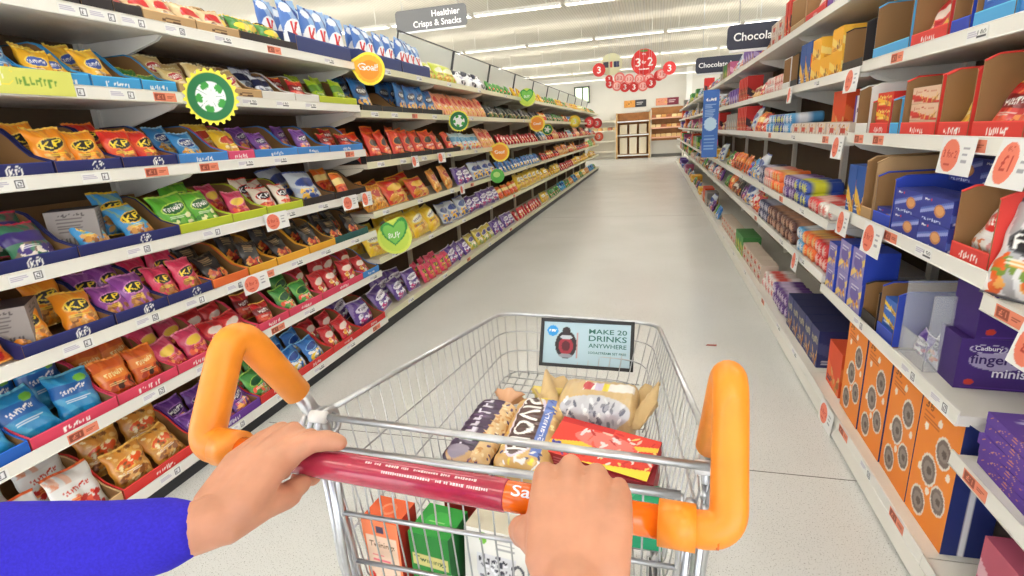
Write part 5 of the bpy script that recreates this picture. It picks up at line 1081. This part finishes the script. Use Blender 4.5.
fo_ = Art(50, 70, (244, 132, 84)); fo_.rect(.08, .12, .92, .8, (238, 206, 180)).text('Twinings', .5, .68, .7, .1, (110, 70, 30)).lines(3, .2, .7, .4, .58, (230, 90, 110), 2).blobs(14, .05, .02, .95, .26, [(250, 200, 40), (226, 60, 50), (240, 150, 40)], .09, 4).rect(.4, .85, .6, .93, (60, 50, 80))
carton('tea_box', .066, .055, .148, fo_, to, Art(8, 8, (190, 50, 34)), (200, 60, 40), (-.405, .622, .587), (0, 0, -.10), 'orange tea box standing at the near left of the basket', 'tea box')
tg = Art(44, 36, (36, 160, 56)); tg.ell(.5, .5, .3, .3, (60, 180, 70)).lines(1, .3, .7, .4, .5, (180, 226, 150), 2)
fg = Art(50, 70, (30, 130, 46)); fg.rect(.06, .56, .94, .72, (216, 206, 130)).text('Twinings', .5, .64, .8, .09, (50, 90, 40)).lines(3, .2, .8, .3, .5, (150, 210, 110), 2).rect(0, 0, 1, .2, (150, 200, 60)).blobs(10, .05, .02, .95, .2, [(214, 220, 60), (90, 170, 60)], .09, 4)
carton('tea_box', .07, .068, .135, fg, tg, Art(8, 8, (20, 100, 40)), (24, 110, 40), (-.322, .628, .587), (0, 0, -.12), 'green tea box standing beside the orange tea box', 'tea box')
rb = Art(10, 10, (150, 30, 26)); carton('sauce_carton', .07, .06, .15, rb, rb, rb, (150, 30, 26), (-.30, .71, .60), (0, 0, .1), 'dark red carton behind the green tea box', 'box')
tcp = Art(70, 80, (228, 226, 218)); tcp.m((tcp.Vv > .34) & (tcp.Vv < .72) & (np.abs(tcp.U-.5) < .3-.5*np.maximum(0, .49-tcp.Vv)), (214, 214, 216)).blobs(60, .24, .38, .76, .70, [(60, 60, 70), (120, 120, 130), (240, 240, 244)], .03, 6).ell(.84, .56, .1, .1, (90, 90, 96)).ell(.84, .56, .06, .065, (228, 226, 218)).ell(.5, .30, .42, .055, (120, 120, 126)).ell(.5, .33, .36, .04, (170, 170, 176)).ell(.3, .9, .06, .07, (120, 190, 60)).lines(3, .5, .8, .78, .94, (150, 150, 150), 2)
carton('coffee_box', .105, .05, .14, tcp, Art(10, 10, (216, 210, 190)), Art(10, 10, (196, 196, 190)), (220, 218, 210), (-.222, .622, .587), (-.12, 0, -.1), 'cream carton with a grey patterned teacup picture', 'box')
wp = Art(40, 30, (226, 228, 222)); wp.ell(.2, .5, .16, .3, (150, 190, 60)).lines(3, .45, .9, .2, .8, (120, 130, 130), 3)
carton('snack_carton', .10, .07, .05, wp, wp, None, (220, 222, 216), (-.03, .632, .587), (0, 0, -.1), 'small white and green carton near the right gate post', 'box')

# ================================================================== THE SHOPPER
def capsule_chain(V, F, pts, rr, n=14):
    """closed tapered limb through pts"""
    P = [np.array(p, float) for p in pts]; ring = []; k = len(P)
    T0 = P[1]-P[0]; T0 /= np.linalg.norm(T0); T1 = P[-1]-P[-2]; T1 /= np.linalg.norm(T1)
    S = [P[0]-T0*rr[0]*.98]+[P[0]-T0*rr[0]*.7]+P+[P[-1]+T1*rr[-1]*.7]+[P[-1]+T1*rr[-1]*.98]; r = [rr[0]*.18, rr[0]*.72]+list(rr)+[rr[-1]*.72, rr[-1]*.18]
    mb = MB(); mb.tube(S, r, n); o = len(V); V += mb.V; F += [tuple(i+o for i in f) for f in mb.F]
def body_mesh(name, chains, voxel, mt, smooth=4, parent=None):
    V, F = [], []
    for pts, rr in chains: capsule_chain(V, F, pts, rr)
    me = bpy.data.meshes.new('tmp'); me.from_pydata(V, [], F); o = bpy.data.objects.new('tmp', me); COL.objects.link(o)
    md = o.modifiers.new('r', 'REMESH'); md.mode = 'VOXEL'; md.voxel_size = voxel; md.use_smooth_shade = True
    ms = o.modifiers.new('s', 'SMOOTH'); ms.factor = .5; ms.iterations = smooth
    dg = bpy.context.evaluated_depsgraph_get(); nm = bpy.data.meshes.new_from_object(o.evaluated_get(dg)); bpy.data.objects.remove(o)
    nm.name = name; nm.materials.clear(); nm.materials.append(mt); nm.polygons.foreach_set('use_smooth', np.ones(len(nm.polygons), bool))
    return link(bpy.data.objects.new(name, nm), parent)
M_skin = mat('skin', (208, 148, 118), .5); nt = M_skin.node_tree; _b = nt.nodes['Principled BSDF']; _b.inputs['Subsurface Weight'].default_value = .12; _b.inputs['Subsurface Radius'].default_value = (.02, .008, .005); _b.inputs['Subsurface Scale'].default_value = .3
noise_tint(M_skin, 30, .09)
def barp(x, ang, r):
    """point round the handle bar at world x; ang 0 = towards the shopper, 90 = top, 180 = far side, 270 = underneath"""
    t = (x-HB0[0])/(HB1[0]-HB0[0]); c = hb(t); a = math.radians(ang); return c+np.array([0, -math.cos(a)*r, math.sin(a)*r])
ch = []
def finger(xk, xt, knk, rb, angs, rad=.0255, r0=.0095, r1=.0078):
    pts = [np.array(knk)]; n = len(angs)
    for i, an in enumerate(angs): pts.append(barp(xk+(xt-xk)*(i+1)/n, an, rad-.0012*i))
    ch.append((pts, [rb]+[r0+(r1-r0)*i/(n-1) for i in range(n)]))
# right hand: knuckles above and just past the bar, fingers curled down round the far side
WR = np.array((-.055, .325, .958))
KR = [(-.097, .422, .985), (-.074, .431, .990), (-.049, .427, .986), (-.027, .413, .978)]
for k, (x, y, z) in enumerate(KR):
    base = lerp(WR, np.array((x, y, z)), .15)+[(k-1.5)*.012, 0, .0]
    ch.append(([base, lerp(base, np.array((x, y, z)), .5)+[0, 0, .006], (x, y, z)], [.0195, .0175, .0122]))
    finger(x, x+(.004, .002, -.001, -.004)[k], (x, y, z), .0122, (118, 165, 205, 240, 275), (.027, .0275, .027, .0255)[k], (.0098, .0102, .0096, .0086)[k], (.0082, .0085, .008, .0072)[k])
ch.append(([WR+[-.012, .02, -.006], (-.104, .372, .962), (-.116, .392, .944)], [.018, .0155, .0125]))     # thumb mound
ch.append(([(-.114, .384, .95), (-.117, .394, .934), (-.108, .412, .929), (-.094, .424, .931)], [.0125, .0112, .0105, .0085]))
ch.append(([WR+[.012, .02, 0], (-.034, .38, .972), (-.028, .405, .974)], [.0185, .017, .0135]))
ch.append(([WR+[-.004, .01, 0], WR, (-.048, .25, .945), (-.03, .14, .915), (0.03, -.02, .87)], [.024, .0255, .030, .037, .042]))
# left hand: palm over the bar from behind, thumb laid along the top towards the middle
WL = np.array((-.408, .330, .958))
KL = [(-.380, .433, .984), (-.398, .443, .988), (-.416, .445, .985), (-.432, .438, .978)]
for k, (x, y, z) in enumerate(KL):
    base = lerp(WL, np.array((x, y, z)), .15)+[(1.5-k)*.009, 0, 0]
    ch.append(([base, lerp(base, np.array((x, y, z)), .5)+[0, 0, .007], (x, y, z)], [.0195, .018, .0125]))
    finger(x, x+(.006, .003, 0, -.002)[k], (x, y, z), .0122, (120, 165, 205, 240, 275), (.027, .0275, .027, .0255)[k], (.0098, .0102, .0096, .0086)[k], (.0082, .0085, .008, .0072)[k])
ch.append(([WL+[.01, .015, 0], (-.392, .385, .972), (-.376, .412, .982)], [.019, .0175, .014]))      # thumb mound
ch.append(([(-.380, .408, .982), (-.362, .428, .988), (-.345, .434, .988), (-.333, .436, .985)], [0.0145, .0125, .0118, .0095]))
ch.append(([WL+[.01, .0, -.005], (-.385, .372, .95), (-.378, .398, .938)], [.019, .0175, .013]))
ch.append(([(-.382, .395, .94), barp(-.375, 320, .024)], [.014, .011]))
ch.append(([WL, WL+[-.02, -.018, -.001], (-.49, .286, .955), (-.60, .262, .945), (-.70, .22, .935)], [.0255, .0255, .029, .036, .04]))
# upper arms, trunk, neck and head behind the camera
ch.append(([(-.70, .22, .935), (-.60, .02, 1.08), (-.46, -.24, 1.27)], [.042, .048, .055])); ch.append(([(.03, -.02, .87), (.08, -.16, 1.02), (.02, -.30, 1.27)], [.042, .048, .055]))
ch.append(([(-.46, -.26, 1.28), (-.22, -.3, 1.30), (.02, -.3, 1.28)], [.06, .09, .06])); ch.append(([(-.22, -.32, 1.25), (-.22, -.34, .95)], [.12, .12])); ch.append(([(-.22, -.3, 1.3), (-.22, -.29, 1.43)], [.05, .05]))
ch.append(([(-.22, -.28, 1.47), (-.22, -.29, 1.56)], [.075, .088])); ch.append(([(-.22, -.19, 1.50), (-.22, -.185, 1.48)], [.012, .014]))
for e in (-1, 1):
    ch.append(([(-.22+e*.09, -.34, .93), (-.22+e*.1, -.33, .5), (-.22+e*.1, -.37, .1)], [.085, .055, .04])); ch.append(([(-.22+e*.1, -.38, .04), (-.22+e*.11, -.2, .03)], [.035, .03]))
PERSON = body_mesh('person', ch, .0028, M_skin, 2)
tag(PERSON, 'person in a blue sleeve gripping the trolley handle with both hands', 'person')
M_blue = noise_tint(mat('blue_jersey', (58, 48, 196), .85, spec=.2), 400, .12)
sl = body_mesh('sweater', [([(-.436, .308, .958), (-.49, .286, .954), (-.60, .262, .946), (-.70, .22, .937)], [.033, .040, .048, .052]), ([(-.70, .22, .937), (-.60, .02, 1.08), (-.46, -.24, 1.27)], [.053, .06, .07]),
    ([(-.02, .085, .90), (.03, -.02, .87), (.08, -.16, 1.02), (.02, -.30, 1.27)], [.044, .052, .058, .07]), ([(-.46, -.26, 1.27), (-.22, -.3, 1.28), (.02, -.3, 1.27)], [.075, .1, .075]), ([(-.22, -.32, 1.22), (-.22, -.34, .95)], [.15, .15])], .005, M_blue, 4, PERSON)
sl['label'] = 'royal blue long-sleeved top'
body_mesh('trousers', [([(-.22, -.34, .95), (-.22, -.34, .88)], [.15, .14])]+[([(-.22+e*.09, -.34, .9), (-.22+e*.1, -.33, .5), (-.22+e*.1, -.37, .12)], [.1, .075, .06]) for e in (-1, 1)], .008, mat('dark_denim', (40, 46, 66), .8), 3, PERSON)
body_mesh('hair', [([(-.22, -.31, 1.53), (-.22, -.34, 1.58)], [.1, .09]), ([(-.22, -.36, 1.5), (-.22, -.38, 1.4)], [.07, .05])], .006, mat('brown_hair', (70, 46, 30), .6), 2, PERSON)
body_mesh('shoes', [([(-.22+e*.1, -.4, .045), (-.22+e*.11, -.18, .04)], [.045, .038]) for e in (-1, 1)], .006, M_black, 2, PERSON)

# ================================================================== LABELS
from collections import defaultdict
_g = defaultdict(list)
for o, desc, cat, wh, grp in REG: _g[desc, wh].append((o, cat, grp))
ALLG = defaultdict(int)
for (desc, wh), L_ in _g.items():
    L_.sort(key=lambda t: (t[0].get('sortkey', 0), t[0].location.y if not t[0].get('sortkey') else 0, t[0].location.z, t[0].location.x))
    for i, (o, cat, grp) in enumerate(L_):
        if wh.startswith('from the left') and len(L_) > 0:
            L_2 = sorted(L_, key=lambda t: t[0].location.x); i = [t[0] for t in L_2].index(o); lab = f'{desc}, {ORD[i] if i < 20 else "far"} {wh}'
        elif len(L_) == 1: lab = f'{desc}, {wh}'
        else: lab = f'{desc}, {ORD[i] if i < 20 else "far"} along, {wh}'
        o['label'] = lab; o['category'] = cat; o['group'] = grp
        if 'sortkey' in o: del o['sortkey']
for o in bpy.data.objects:
    if 'sortkey' in o: del o['sortkey']
